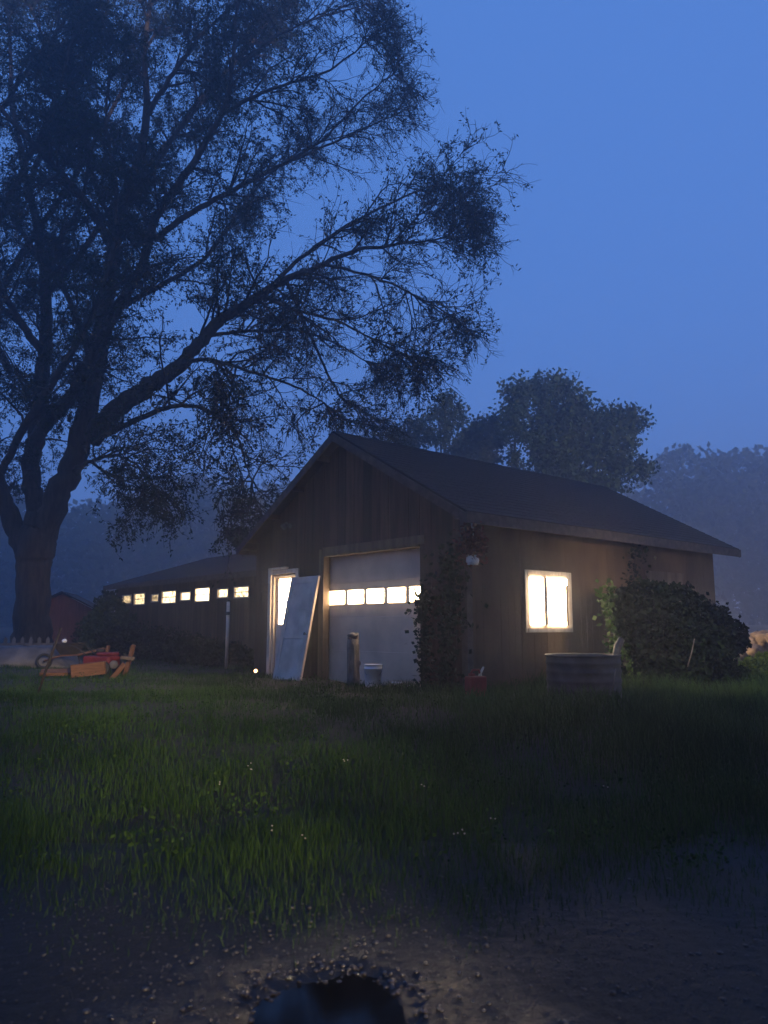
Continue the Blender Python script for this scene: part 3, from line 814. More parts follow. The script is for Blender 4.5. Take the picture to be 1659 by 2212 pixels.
def make_big_tree():
    rng = np.random.default_rng(5)
    wood = MB(); 
    L0 = [limb(p, w) for p, w in LIMBS]
    # root flare
    base = L0[0][1]; base[:2] *= [1.25, 1.08]
    for (q, r) in L0:
        k = 14 if r.max() > .3 else 8
        # gnarl
        for i in range(1, len(q) - 1):
            q[i] += rng.normal(0, min(.07 * r[i], .02) + .012, 3)
        wood.tube([tuple(x - BO) for x in q], list(r), k)
    tw = Acc(); lf = Acc()
    lv1 = []; l1r = []
    for li, (q, r) in enumerate(L0[1:]):
        seg = np.linalg.norm(np.diff(q, axis=0), axis=1).sum()
        n = int(seg * 1.55) + 4
        poly = q[None]
        lo = .30 if r[0] > .35 else .16
        st, d, t, _ = kids(poly, n, lo, 1.0, (.5, 1.15), rng)
        ln = rng.uniform(1.3, 3.4, n) * (1.12 - .58 * t)
        d[:, 2] += .12
        lv1.append(grow(st, d, ln, 7, .16, .02, rng)); l1r.append(np.minimum(np.interp(t, np.linspace(0, 1, len(r)), r) * .5, .045))
        # tip continuation
        d2 = (q[-1] - q[-3])[None].repeat(5, 0) + rng.normal(0, .25, (5, 3))
        lv1.append(grow(q[-1][None].repeat(5, 0), d2, rng.uniform(.6, 1.4, 5), 7, .15, .03, rng)); l1r.append(np.full(5, .02))
    p1 = np.concatenate(lv1); r1 = np.concatenate(l1r)
    v, f = tubes(p1, r1 + .008, np.full(len(r1), .010), 5); tw.add(v, f)
    st, d, t, idx = kids(p1, 11, .12, 1.0, (.4, 1.1), rng)
    p2 = grow(st, d, rng.uniform(.5, 1.5, len(st)), 6, .2, .05, rng)
    v, f = tubes(p2, np.full(len(p2), .014), np.full(len(p2), .007), 3); tw.add(v, f)
    st, d, t, idx = kids(p2, 4, .2, 1.0, (.4, 1.2), rng)
    p3 = grow(st, d, rng.uniform(.25, .7, len(st)), 4, .22, .07, rng)
    v, f = tubes(p3, np.full(len(p3), .008), np.full(len(p3), .004), 3); tw.add(v, f)
    # leaves on twigs, clumped
    tw_all = []
    for (pl, n) in ((p3, 7), (p2, 5)):
        dens = np.array([mnoise.noise(Vector(tuple(p * .45))) for p in pl[:, -1]])
        dens2 = np.array([mnoise.noise(Vector(tuple(p * .16 + 9))) for p in pl[:, -1]])
        left_ = np.clip((-2.0 - pl[:, -1, 0]) / 6.0, 0, 1)
        keep = rng.random(len(pl)) < np.clip(.36 + .5 * dens + .55 * dens2 + 1.3 * left_, .16, 1.0)
        pl = pl[keep]
        s, _, _, _ = kids(pl, n, .15, 1.0, (0, 1), rng)
        s = s + rng.normal(0, .035, s.shape)
        tw_all.append(s)
    c = np.concatenate(tw_all)
    v, f = leaves(c, .125, .025, .5, rng)
    tone = np.array([mnoise.noise(Vector(tuple(p * .6))) for p in c[::6]]); tone = np.repeat(tone, 6)[:len(c)]
    tone = np.clip(.5 + .5 * tone + rng.normal(0, .15, len(c)), 0, 1).repeat(4)
    lf.add(v - BO, f, tone)
    print('big tree: twigs', len(p1), len(p2), len(p3), 'leaves', len(c))
    tr_ = wood.build('trunk', M['bark'], big)
    tw.v = [a_ - BO for a_ in tw.v]
    tw.build('branches', M['twig'], big)
    lf.build('crown', M['leaf'], big)
make_big_tree()

# ------------------------------------------------------------------ background trees
def bg_tree(name, base, trunk_r, lobes, n, ls, label, dens=.55, group=None, thin=0, seed=3, droop=.2, mt=None):
    """lobes: (px,py,rx_px,ry_px,Y) leaf masses; limbs run from the trunk to each"""
    rng = np.random.default_rng(seed)
    B = np.array(base)
    root = empty(name, tuple(base), 0, label, 'tree', group)
    cs = []
    for (a, b2, rx, ry, Y) in lobes:
        c = np.array(P(a, b2, Y)); k = Y / FPX
        cs.append((c, np.array([rx * k, (rx + ry) * .45 * k, ry * k]) * .74))
    wood = MB(); top = max(cs, key=lambda q: q[0][2])[0]
    tp = catmull([B, B * .6 + top * .4 + rng.normal(0, .25, 3) * [1, 1, 0], top], 10)
    wood.tube([tuple(p - B) for p in tp], list(np.linspace(trunk_r, trunk_r * .2, 10)), 8)
    for (c, r) in cs:
        i = int(np.argmin(np.linalg.norm(tp[:7] - (c * .55 + B * .45), axis=1)))
        mid_ = (tp[i] + c) / 2 + np.array([0, 0, .1]) * np.linalg.norm(c - tp[i])
        q = catmull([tp[i], mid_, c], 7)
        wood.tube([tuple(p - B) for p in q], list(np.linspace(trunk_r * .4, trunk_r * .1, 7)), 5)
    tw = Acc(); pts = []
    tot = sum(r.prod() ** (2/3) for _, r in cs)
    for (c, r) in cs:
        m = max(8, int(n * (r.prod() ** (2/3)) / tot))
        # twig ends on a noisy shell and inside; each carries a spray
        ns = max(6, m // 26)
        u = unit(rng.normal(0, 1, (ns, 3))); rad = rng.uniform(.45, 1.0, ns) ** .6
        nz = np.array([mnoise.noise(Vector(tuple(q * 2.2 + c))) for q in u])
        e = c + u * r * (.82 * rad * (1 + .75 * nz))[:, None]
        pl = grow(c + (e - c) * .35, (e - c), np.linalg.norm(e - c, axis=1) * .7, 4, .12, .02, rng)
        v, f = tubes(pl, np.full(ns, trunk_r * .06), np.full(ns, trunk_r * .02), 3); tw.add(v - B, f)
        sp = unit(rng.normal(0, 1, (ns, 26, 3))) * rng.random((ns, 26, 1)) ** .5
        s = pl[:, -1][:, None, :] + sp * (ls * 2.3 * rng.uniform(.6, 1.5, (ns, 1, 1)))
        s[..., 2] -= droop * ls
        pts.append(s.reshape(-1, 3))
    c = np.concatenate(pts)
    v, f = leaves(c, ls * rng.uniform(.45, 1.15, len(c)), ls * .3, .3, rng)
    tone = np.clip(.5 + rng.normal(0, .25, len(c)), 0, 1).repeat(4)
    wood.build('trunk', M['bark'], root)
    tw.build('branches', M['twig'], root)
    np_mesh('crown', v - B, f, mt or M['leafb'], root, col=tone)
    return root

def gp(px, Y):
    x = (px - 829.5) / FPX * Y * .99
    return (x, Y, gz(x, Y) - .05)
bg_tree('broad_tree', gp(1210, 121), 1.02,
        [(1120,850,44,42,46),(1105,890,30,30,46),(1165,840,38,30,47),(1205,835,48,36,46),(1245,870,40,40,45),(1180,900,42,60,46),(1235,930,60,60,46),(1290,900,34,34,46),(1330,905,52,34,47),(1370,915,32,26,47),(1290,960,62,50,46),(1200,990,60,55,46),(1340,1000,40,36,46),(1300,1040,60,40,46),(1385,1010,26,30,46),(1165,960,24,60,46),(1230,1050,80,50,46),(1350,950,30,26,46)],
        17100, 0.35, 'big broad leafy tree in the mist above the garage ridge', seed=8)
bg_tree('slender_tree', gp(1117, 116), 0.29,
        [(1113,900,26,30,44),(1100,925,22,22,44),(1130,945,20,26,44),(1112,985,18,24,44),(1125,1010,14,16,44)], 1824, 0.26,
        'thin young tree with bare stem between two bushier trees', seed=9)
bg_tree('round_tree', gp(1025, 131), 0.54,
        [(1030,930,36,26,50),(1060,915,30,24,50),(1000,950,30,22,50),(1040,965,44,28,50),(1075,950,22,22,50),(985,975,22,18,50),(1050,995,32,22,50),(1000,995,30,20,50)], 5244, 0.32,
        'low rounded tree in the mist left of the broad one', seed=10)
bg_tree('wispy_tree', gp(958, 122), 0.33,
        [(962,860,18,16,47),(985,885,20,14,47),(945,885,20,14,47),(925,905,14,10,47),(965,915,22,16,47),(1000,905,12,12,47),(950,945,20,14,47)], 2508, 0.26,
        'tall wispy tree with sparse open crown behind the roof ridge', seed=12)
bg_tree('sapling_tree', gp(890, 116), 0.25,
        [(885,910,14,10,44),(905,925,16,10,44),(925,940,18,12,44),(900,955,18,14,44),(865,940,20,18,44),(875,965,26,16,44)], 2508, 0.26,
        'small sparse tree just over the roof ridge', seed=13)

# ------------------------------------------------------------------ far woods, one misty mass
def far_woods():
    rng = np.random.default_rng(21)
    lobes = []
    def belt(x0, x1, Y0, Y1, topf, n):
        for i in range(n):
            px = x0 + (x1 - x0) * (i + rng.uniform(0, 1)) / n; Y = rng.uniform(Y0, Y1)
            tz = P(px, topf(px) + rng.uniform(-14, 22), Y).z
            X = (px - 829.5) / FPX * Y
            g = gz(X, Y)
            rr = rng.uniform(4.6, 8)
            z = tz - rr * .7
            while z > g + .5:
                lobes.append((np.array([X + rng.normal(0, 1.2), Y + rng.normal(0, 1), z]), rr * rng.uniform(.8, 1.2)))
                z -= rr * .9
    belt(1360, 2500, 128, 150, lambda p: 1075 - 90 * min(1, max(0, (p - 1370) / 130)) + 12 * math.sin(p * .05), 34)
    belt(600, 1370, 155, 170, lambda p: 1085, 22)
    belt(-900, 620, 110, 150, lambda p: 1075 + 30 * math.sin(p * .011) , 44)
    cs = []
    for c, r in lobes:
        m = 420
        u = unit(rng.normal(0, 1, (m, 3))) * (rng.uniform(.5, 1, m) ** .4)[:, None] * r * [1, 1, .9]
        cs.append(c + u + rng.normal(0, .25, (m, 3)))
    c = np.concatenate(cs)
    v, f = leaves(c, 1.2, .45, .1, rng)
    tone = np.clip(.5 + rng.normal(0, .2, len(c)), 0, 1).repeat(4)
    o = np_mesh('woods', v, f, M['woods'], col=tone)
    tag(o, kind='stuff')
far_woods()

# ------------------------------------------------------------------ shrubs / vines
def shrub(name, lobes, n, L, W, label, cat='shrub', m=None, stems=True, seed=1, inner=.5, group=None, world=True):
    """lobes in world metres: (x,y,z,rx,ry,rz)"""
    rng = np.random.default_rng(seed)
    bx, by = np.mean([l[0] for l in lobes]), np.mean([l[1] for l in lobes])
    B = np.array([bx, by, gz(bx, by)])
    root = empty(name, tuple(B), 0, label, cat, group)
    tot = sum((l[3]*l[4]*l[5]) ** (2/3) for l in lobes); pts = []
    st = MB()
    for l in lobes:
        c = np.array(l[:3]); r = np.array(l[3:6]); m_ = int(n * (r.prod() ** (2/3)) / tot)
        u = unit(rng.normal(0, 1, (m_, 3))); rad = rng.uniform(inner, 1.0, m_) ** .5
        nz = np.array([mnoise.noise(Vector(tuple(q * 2.6 + c * 1.3))) for q in u])
        pts.append(c + u * r * (rad * (1 + .35 * nz))[:, None])
        if stems:
            for _ in range(3):
                e = c + unit(rng.normal(0, 1, 3)) * r * .6
                s0 = np.array([c[0] * .7 + bx * .3 + rng.normal(0, .1), c[1] * .7 + by * .3 + rng.normal(0, .1), B[2] - .03])
                st.tube([tuple(s0 - B), tuple((s0 + e) / 2 + rng.normal(0, .06, 3) - B), tuple(e - B)], [.018, .012, .006], 5)
    c = np.concatenate(pts)
    c = c[c[:, 2] > B[2] - .02]
    v, f = leaves(c, L, W, .4, rng)
    tone = np.clip(.5 + rng.normal(0, .25, len(c)), 0, 1).repeat(4)
    np_mesh('foliage', v - B, f, m or M['vine'], root, col=tone)
    if stems: st.build('stem', M['twig'], root)
    return root

def S(px, py, Y, rx, ry, k=None):
    p = P(px, py, Y); q = Y / FPX
    return (p.x, p.y, p.z, rx * q, (k or (rx + ry) * .4) * q, ry * q)
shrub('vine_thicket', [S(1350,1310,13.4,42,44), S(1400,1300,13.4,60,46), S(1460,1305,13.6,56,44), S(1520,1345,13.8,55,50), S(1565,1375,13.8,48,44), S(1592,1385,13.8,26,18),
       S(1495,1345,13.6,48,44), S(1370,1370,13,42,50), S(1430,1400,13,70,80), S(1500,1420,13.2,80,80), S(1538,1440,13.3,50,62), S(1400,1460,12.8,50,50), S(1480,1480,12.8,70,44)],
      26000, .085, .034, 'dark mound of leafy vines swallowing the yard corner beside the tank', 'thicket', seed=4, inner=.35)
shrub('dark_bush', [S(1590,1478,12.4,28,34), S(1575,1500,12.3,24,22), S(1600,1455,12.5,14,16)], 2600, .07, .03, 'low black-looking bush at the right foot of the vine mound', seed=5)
shrub('bright_bush', [S(1622,1442,14.6,22,20), S(1652,1438,14.8,30,26), S(1692,1434,15.0,34,30), S(1640,1465,14.4,34,22), S(1604,1446,14.5,12,9)], 7000, .065, .032, 'small bright yellow green bush at the right edge', seed=6, m=M['bright'])
# hanging vine strands beside the tank
def strand(name, pts, n, L, W, spread, label, m=None, seed=2, cat='vine', rad=.008):
    rng = np.random.default_rng(seed)
    q = catmull([tuple(p) for p in pts], 24); B = q[0].copy(); B[2] = min(q[:, 2])
    root = empty(name, tuple(B), 0, label, cat)
    mb = MB(); mb.tube([tuple(p - B) for p in q], rad, 5); mb.build('stem', M['twig'], root)
    i = rng.uniform(0, 22.9, n); k = i.astype(int); fr = (i - k)[:, None]
    c = q[k] * (1 - fr) + q[k+1] * fr
    c = c + rng.normal(0, 1, (n, 3)) * (spread * (.5 + rng.random((n, 1))))
    v, f = leaves(c, L, W, .5, rng)
    np_mesh('foliage', v - B, f, m or M['vine'], root, col=np.clip(.6 + rng.normal(0, .25, n), 0, 1).repeat(4))
    return root
def HW_(t, s, z): return HM @ Vector((t, s, z))
strand('hanging_vine', [P(1316,1262,13.4), P(1308,1300,13.2), P(1316,1340,13.0), P(1330,1385,12.9), P(1322,1420,12.8)], 170, .10, .045, .06,
       'pale green vine strand hanging at the thicket edge nearest the lit window', M['weed'], 3)
strand('trailing_vine', [P(1345,1385,12.8), P(1350,1420,12.7), P(1362,1458,12.6)], 60, .08, .035, .04, 'short vine strand trailing right of the bent grey pole', M['weed'], 5)
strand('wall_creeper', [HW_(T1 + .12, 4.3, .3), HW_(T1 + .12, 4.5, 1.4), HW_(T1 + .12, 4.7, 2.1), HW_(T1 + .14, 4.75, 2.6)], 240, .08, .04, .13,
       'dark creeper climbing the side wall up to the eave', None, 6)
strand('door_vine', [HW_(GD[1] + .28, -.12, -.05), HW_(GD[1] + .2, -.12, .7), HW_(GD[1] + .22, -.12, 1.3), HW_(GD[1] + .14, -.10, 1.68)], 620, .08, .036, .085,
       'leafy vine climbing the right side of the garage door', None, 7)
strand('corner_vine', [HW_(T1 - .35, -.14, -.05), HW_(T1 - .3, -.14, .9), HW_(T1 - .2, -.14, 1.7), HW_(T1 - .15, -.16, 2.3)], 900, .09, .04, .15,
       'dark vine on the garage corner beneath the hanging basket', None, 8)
# low greenery along the wing
for i, (t, rr, hh, seed) in enumerate(((-8.0, .9, .75, 31), (-10.2, 1.2, .95, 32), (-12.6, 1.2, 1.1, 33), (-14.8, 1.1, 1.2, 34), (-6.2, .7, .6, 36))):
    p = HM @ Vector((t, WS - 1.1, 0))
    shrub('weedy_shrub', [(p.x, p.y, GZ + hh * .5, rr, .6, hh * .6), (p.x + .6, p.y - .3, GZ + hh * .35, rr * .6, .5, hh * .45), (p.x - .6, p.y + .4, GZ + hh * .55, rr * .6, .5, hh * .5)], 2200, .1, .04,
          ('weedy shrub under the two windows nearest the garage', 'wide weedy shrub below the middle windows', 'weedy shrub beneath the small dim window left of centre',
           'weedy shrub below the far left pair of windows', 'low dark shrub tucked against the garage side')[i], seed=seed, group='shrubs along the long shed')
shrub('misty_shrub', [S(235,1325,27.5,34,44), S(205,1350,27,26,30), S(265,1360,26.5,30,40), S(220,1385,26.5,50,30)], 4500, .16, .06, 'tall misty shrub between the small red shed and long shed', m=M['leafb'], seed=37)
shrub('roofside_tree', [S(518,1160,26,20,22), S(500,1150,26,12,12), S(530,1175,26,16,16)], 500, .18, .07, 'leafy treetop peeking over the left eave', 'tree', m=M['leaf'], seed=38)

# ------------------------------------------------------------------ things by the garage
def lean_door():
    # rests on the wall at its top edge, foot pulled out
    t0, t1 = local_on(633, 1242, -.03).x, local_on(692, 1242, -.03).x
    H = 2.12; foot = .42
    ang = math.asin(foot / H)
    base = HM @ Vector((t0, -.03 - foot - .04, -.02))
    o = empty('leaning_door', tuple(base), HA, 'old white panelled door leaning against the wall over the entry', 'door')
    Mx = Matrix.Rotation(-ang, 4, 'X')
    w = t1 - t0; th = .045
    a = MB(); rails = [(0, .22), (.86, 1.02), (1.46, 1.56), (H - .13, H)]
    a.box(0, .12, 0, th, 0, H, Mx); a.box(w - .12, w, 0, th, 0, H, Mx)
    for (z0, z1) in rails: a.box(.12, w - .12, 0.001, th - .001, z0, z1, Mx)
    a.build('door_frame', M['white'], o)
    b_ = MB()
    for (z0, z1) in ((.22, .86), (1.02, 1.46), (1.56, H - .13)):
        b_.box(.12, w - .12, .014, th - .014, z0, z1, Mx)
        b_.box(.18, w - .18, .008, .0139, z0 + .06, z1 - .06, Mx)
    b_.build('door_panel', M['white'], o)
    k = MB(); k.lathe([(0, 0), (.012, 0), (.012, .03), (.028, .04), (.028, .06), (0, .065)], 12); 
    kk = k.build('door_knob', M['grey'], o); kk.matrix_local = Mx @ Matrix.Translation((w - .06, 0, .95)) @ Matrix.Rotation(R(90), 4, 'X')
lean_door()

def put(px, Y, lift=0.0):
    x = (px - 829.5) / FPX * (Y * math.cos(PITCH) + (gz(0, Y) - 1.5) * math.sin(PITCH))
    return Vector((x, Y, gz(x, Y) + lift))

p = put(763, 13.75)
lg = empty('log_post', tuple(p), .3, 'upright weathered log standing before the garage door', 'log')
a = MB(); prof = []
ptsl = [(0, 0, -.05), (.005, 0, .2), (0, .01, .45), (-.012, .0, .68), (-.015, 0, .84)]
a.tube(ptsl, [.13, .112, .105, .108, .095], 14)
a.tube([(-.06, 0, .80), (-.075, 0, .93)], [.05, .035], 8); a.tube([(.05, .02, .78), (.055, .02, .95)], [.055, .04], 8)
for i in range(7):
    an = i * .9; a.tube([(.1*math.cos(an), .1*math.sin(an), .0), (.105*math.cos(an+.1), .105*math.sin(an+.1), .75)], [.016, .01], 5)
a.build('bark', M['log'], lg)
a = MB(); a.blob((-.02, 0, .9), (.09, .07, .05), 2, .4, 3); a.blob((.10, -.04, .42), (.03, .03, .05), 1, .4, 5); a.build('fungus', M['tarp'], lg)

p = put(806, 13.3, .03)
bk = empty('bucket', tuple(p), 0, 'white plastic pail in the grass before the garage door', 'bucket')
a = MB(); a.lathe([(0, .003), (.125, .003), (.128, .01), (.148, .30), (.156, .30), (.156, .315), (.15, .32), (.150, .37), (.156, .37), (.156, .38), (.142, .38), (.122, .02), (0, .02)], 32)
a.build('pail', M['bucket'], bk)
a = MB(); a.tube([(.156*math.cos(t), -.02 - .10*math.sin(t), .33 - .17*math.sin(t)) for t in np.linspace(0, math.pi, 14)], .003, 6); a.build('handle', M['grey'], bk)
p = put(857, 13.1, .07)
a = MB(); a.lathe([(0, 0), (.05, 0), (.085, .035), (.09, .04), (.086, .04), (.05, .008), (0, .008)], 20)
tag(a.build('dish', M['bucket'], loc=tuple(p)), 'tiny white dish lying in grass right of the pail', 'dish')
p = put(881, 12.9, .06); a = MB(); a.blob((0, 0, .01), (.03, .02, .014), 2, .3, 2)
tag(a.build('pebble', M['bucket'], loc=tuple(p)), 'small pale stone in the grass near the vine', 'stone')

# small lamp by the entry door
p = HM @ Vector((ED[0] + .08, -.42, .0)); p.z = gz(p.x, p.y)
lp = empty('path_lamp', tuple(p), 0, 'small glowing amber lamp at the foot of the entry door', 'lamp')
a = MB(); a.tube([(0, 0, -.02), (0, 0, .10)], .008, 8); a.tube([(0, 0, .185), (0, 0, .20)], [.06, .02], 14); a.tube([(0, 0, .095), (0, 0, .11)], [.045, .045], 14); a.build('lamp_body', M['iron'], lp)
a = MB(); a.blob((0, 0, .147), (.034, .034, .036), 2, 0); a.build('lamp_glass', M['lamp'], lp)

# hanging basket at the eave corner
hk = HM @ Vector((T1 + .12, -.24, 0)); top = P(1019, 1132, hk.y + .0)
pot = P(1021, 1220, hk.y)
hb = empty('hanging_basket', tuple(pot), 0, 'white pot with drooping reddish plant hung from the roof corner', 'planter')
dz = (HM @ Vector((T1, 0, roofz(T1 + .3)))).z - pot.z - .02
a = MB(); a.lathe([(0, .0), (.085, .0), (.105, .06), (.10, .11), (.075, .15), (.07, .15), (.08, .02), (0, .02)], 20); a.build('pot', M['bucket'], hb)
a = MB(); a.tube([(0, 0, dz), (.0, 0, dz - .12), (.02, 0, dz - .2), (.01, 0, .40)], .008, 6)
a.blob((-.005, 0, dz - .10), (.014, .012, .07), 2, .3, 1)
for k in range(3):
    an = k * 2.09; a.tube([(.01, 0, .40), (.09*math.cos(an), .09*math.sin(an), .13)], .003, 4)
a.build('cord', M['cord'], hb)
rng = np.random.default_rng(4); n = 900
c = rng.normal(0, 1, (n, 3)) * [.10, .09, .13] + [0, 0, .33]
v, f = leaves(c, .09, .025, .7, rng); np_mesh('plant', v, f, M['redleaf'], hb, col=rng.random(n).repeat(4))

# red fuel can by the corner
p = put(1028, 11.75)
gc = empty('fuel_can', tuple(p), .5, 'red plastic fuel can at the garage corner', 'fuel can')
a = MB(); a.box(-.14, .14, -.10, .10, 0, .30); a.box(-.11, -.03, -.05, .05, .30, .345); a.build('can_body', M['redplastic'], gc, bevel=.025)
a = MB(); a.tube([(-.09, 0, .33), (-.05, 0, .39), (.06, 0, .39), (.10, 0, .29)], .018, 8); a.build('handle', M['redplastic'], gc)
a = MB(); a.tube([(.08, .0, .28), (.09, 0, .34), (.15, 0, .43)], [.032, .022, .014], 10); a.build('spout', M['trim'], gc)

# galvanised stock tank
TK = put(1262, 11.9); TKR = .555
tk = empty('stock_tank', (TK.x, TK.y, gz(TK.x, TK.y) - .03), 0, 'round galvanised water tank below the lit side window', 'tank')
htk = P(1268, 1416, 11.9 - TKR * .9).z - (gz(TK.x, TK.y) - .03)
a = MB(); prof = [(0, .01), (TKR - .02, .01), (TKR - .01, .02)]
for i in range(50):
    z = .03 + (htk - .06) * i / 49
    r = TKR - .008
    for zc in (.22, .42, .62, .82):
        r += .012 * math.exp(-((z / htk - zc) / .05) ** 2)
    prof.append((r, z))
prof += [(TKR + .012, htk - .025), (TKR + .014, htk - .008), (TKR + .004, htk), (TKR - .012, htk - .004), (TKR - .016, htk - .03), (TKR - .02, .03), (0, .03)]
a.lathe(prof, 64); a.build('tank_shell', M['galv'], tk)
a = MB(); K = 48; a.add([((TKR - .021)*math.cos(6.2832*i/K), (TKR - .021)*math.sin(6.2832*i/K), htk - .16) for i in range(K)], [tuple(range(K))]); a.build('water', wm, tk)
a = MB(); a.tube([(TKR*math.cos(-1.1), TKR*math.sin(-1.1), .08), ((TKR+.05)*math.cos(-1.1), (TKR+.05)*math.sin(-1.1), .08)], .03, 10); a.build('drain_plug', M['grey'], tk)

# bent grey pole and sticks in the thicket
q = [P(1343,1380,11.9), P(1335,1395,11.88), P(1330,1420,11.85), P(1327,1450,11.8), P(1322,1500,11.7)]
a = MB(); B = Vector(q[-1]); B.z = gz(B.x, B.y)
a.tube([tuple(v_ - B) for v_ in q], [.05, .055, .055, .05, .045], 10)
tag(a.build('bent_post', M['galv'], loc=tuple(B)), 'curved grey post rising between tank and vine mound', 'post')
def stick(x0, y0, x1, y1, Y, label, r=.010, m='log'):
    s0, s1 = P(x0, y0, Y), P(x1, y1, Y - .15); a_ = MB(); a_.tube([(0,0,0), tuple((s1-s0)*.5 + Vector((.01,0,0))), tuple(s1 - s0)], r, 6)
    tag(a_.build('stick', M[m], loc=tuple(s0)), label, 'stick')
stick(1312, 1545, 1330, 1445, 11.4, 'thin pale stick poking up in front of the stock tank')
stick(1485, 1440, 1500, 1380, 12.2, 'short grey stick showing through the middle of the vine mound', .010)

# rubble heap beyond the corner
rp = empty('rubble_heap', tuple(put(1690, 21)), 0, 'tan heap of rough stone lit warm at the far right', 'stone heap')
rng = np.random.default_rng(3); a = MB()
for i in range(70):
    x = rng.normal(.2, .9); y = rng.normal(0, .5); h = max(0, 1.15 - .5 * abs(x - .2) ** 1.4) * rng.uniform(.2, 1)
    s = rng.uniform(.14, .32); a.blob((x, y, h), (s, s * .9, s * .7), 1, .5, i)
a.build('stones', M['stonepile'], rp)

# ------------------------------------------------------------------ left yard
sh0 = put(128, 33)
sd = empty('small_shed', tuple(sh0), R(12), 'small dark red gabled shed behind the big trunk', 'shed')
a = MB(); W_, D_, H_, RH = 1.55, 3.0, 1.55, 2.35
for x0 in np.arange(-W_, W_ - .01, .31):
    x1 = x0 + .30; zt = lambda x: H_ + (RH - H_) * (1 - abs(x) / W_)
    poly = [(x0, -.1), (x1, -.1), (x1, zt(x1)), (x0, zt(x0))]
    a.prism(poly, lambda q_: (q_[0], 0, q_[1]), lambda q_: (q_[0], .05, q_[1]))
a.box(-W_, -W_ + .05, .06, D_, -.1, H_ - .02); a.box(W_ - .05, W_, .06, D_, -.1, H_ - .02); a.box(-W_, W_, D_, D_ + .05, -.1, H_)
a.build('wall', M['darkwood'], sd)
a = MB()
for s_ in (1, -1):
    e = s_ * (W_ + .25); ze = H_ - .25 * (RH - H_) / W_ + .04
    poly = [(e, ze), (e, ze + .06), (0, RH + .10), (0, RH + .04)]
    if s_ < 0: poly = poly[::-1]
    a.prism(poly, lambda q_: (q_[0], D_ + .3, q_[1]), lambda q_: (q_[0], -.3, q_[1]))
a.build('roof', M['shingle'], sd)
a = MB(); a.box(-.4, .4, -.03, -.005, -.05, 1.45); a.build('shed_door', M['darkwood'], sd)
sh2 = put(10, 31)

# tarp-covered heap
def tarp():
    c = put(55, 21.5); rng = np.random.default_rng(8)
    nx, ny = 46, 26; W2, D2 = 2.3, 1.2; vs = []
    for j in range(ny):
        for i in range(nx):
            u = i/(nx-1)*2-1; w = j/(ny-1)*2-1
            prof = (1 - max(0, abs(u) - .55) / .45) if abs(u) > .55 else 1
            edge = min(1, (1 - abs(w)) / .35)
            z = .52 * min(prof, 1) * edge ** .6 + .05 * mnoise.noise(Vector((u*5, w*4, 1))) * edge
            z += .018 * math.sin(u * 42) * (1 - edge)
            x = u * W2 / 1 + .04 * mnoise.noise(Vector((u*3, w*3, 5))); y = w * D2
            vs.append((x * .62, y, max(z, .0)))
    fs = np.array([(j*nx+i, j*nx+i+1, (j+1)*nx+i+1, (j+1)*nx+i) for j in range(ny-1) for i in range(nx-1)])
    o = np_mesh('tarp_heap', np.array(vs), fs, M['tarp'], smooth=True); o.location = c; o.rotation_euler = (0, 0, R(8))
    s_ = o.modifiers.new('thick', 'SOLIDIFY'); s_.thickness = .01
    tag(o, 'pale grey tarp draped over a low pile beside the trunk', 'tarp')
tarp()
# picket rail behind the tarp
pr = empty('picket_panel', tuple(put(45, 22.9)), R(6), 'short pale picket panel behind the grey tarp', 'fence')
for i in range(11):
    a = MB(); x = -1.2 + i * .24
    a.prism([(x - .05, .0), (x + .05, .0), (x + .05, .68), (x, .76), (x - .05, .68)], lambda q_: (q_[0], 0, q_[1]), lambda q_: (q_[0], .02, q_[1])); a.build('picket', M['tarp'], pr)
a = MB(); a.box(-1.3, 1.3, .022, .05, .15, .22); a.box(-1.3, 1.3, .022, .05, .5, .57); a.build('rail', M['tarp'], pr)

# tipped wheelbarrow
wbp = put(150, 20.5)
wb2 = empty('wheelbarrow', tuple(wbp), R(25), 'dark wheelbarrow parked right of the grey tarp', 'wheelbarrow')
a = MB()
tv = [(-.45,-.3,.62),(.35,-.32,.66),(.35,.32,.66),(-.45,.3,.62),(-.25,-.18,.36),(.15,-.2,.34),(.15,.2,.34),(-.25,.18,.36)]
a.add(tv, [(0,4,5,1),(1,5,6,2),(2,6,7,3),(3,7,4,0),(4,7,6,5)]); tb_ = a.build('tray', M['iron'], wb2); s_ = tb_.modifiers.new('thick', 'SOLIDIFY'); s_.thickness = .008
for y in (-.2, .2):
    a = MB(); a.tube([(-.62, y * .3, .2), (-.2, y, .33), (.2, y, .34), (.85, y * 1.3, .5)], .02, 8); a.build('handle', M['lumber'], wb2)
    a = MB(); a.tube([(.2, y, .33), (.28, y, .0), (.36, y, .32)], .014, 6); a.build('leg', M['iron'], wb2)
a = MB(); a.tube([(-.62 + .17*math.cos(t), 0, .19 + .17*math.sin(t)) for t in np.linspace(0, 6.2832, 25)], .035, 8); a.tube([(-.62, -.07, .19), (-.62, .07, .19)], .03, 8); a.build('wheel', M['black'], wb2)
# white float on it
p = P(208*.0 + 138, 1385, 20.2); 
a = MB(); a.blob((0, 0, .04), (.07, .07, .055), 2, .05, 1)
tag(a.build('pale_ball', M['bucket'], loc=(P(139, 1386, 20.4).x, 20.4, wbp.z + .66)), 'small pale ball sitting on the wheelbarrow', 'ball')

# leaning iron bar
b0, b1 = P(76, 1512, 12.3), P(131, 1367, 12.5); g = gz(b0.x, b0.y)
a = MB(); a.tube([(0, 0, -.1), tuple((b1 - b0) * .5 + Vector((.012, 0, 0))), tuple(b1 - b0)], [.022, .022, .02], 8)
tag(a.build('iron_bar', M['iron'], loc=(b0.x, b0.y, g)), 'thin dark bar stuck aslant in the lawn at left', 'bar')

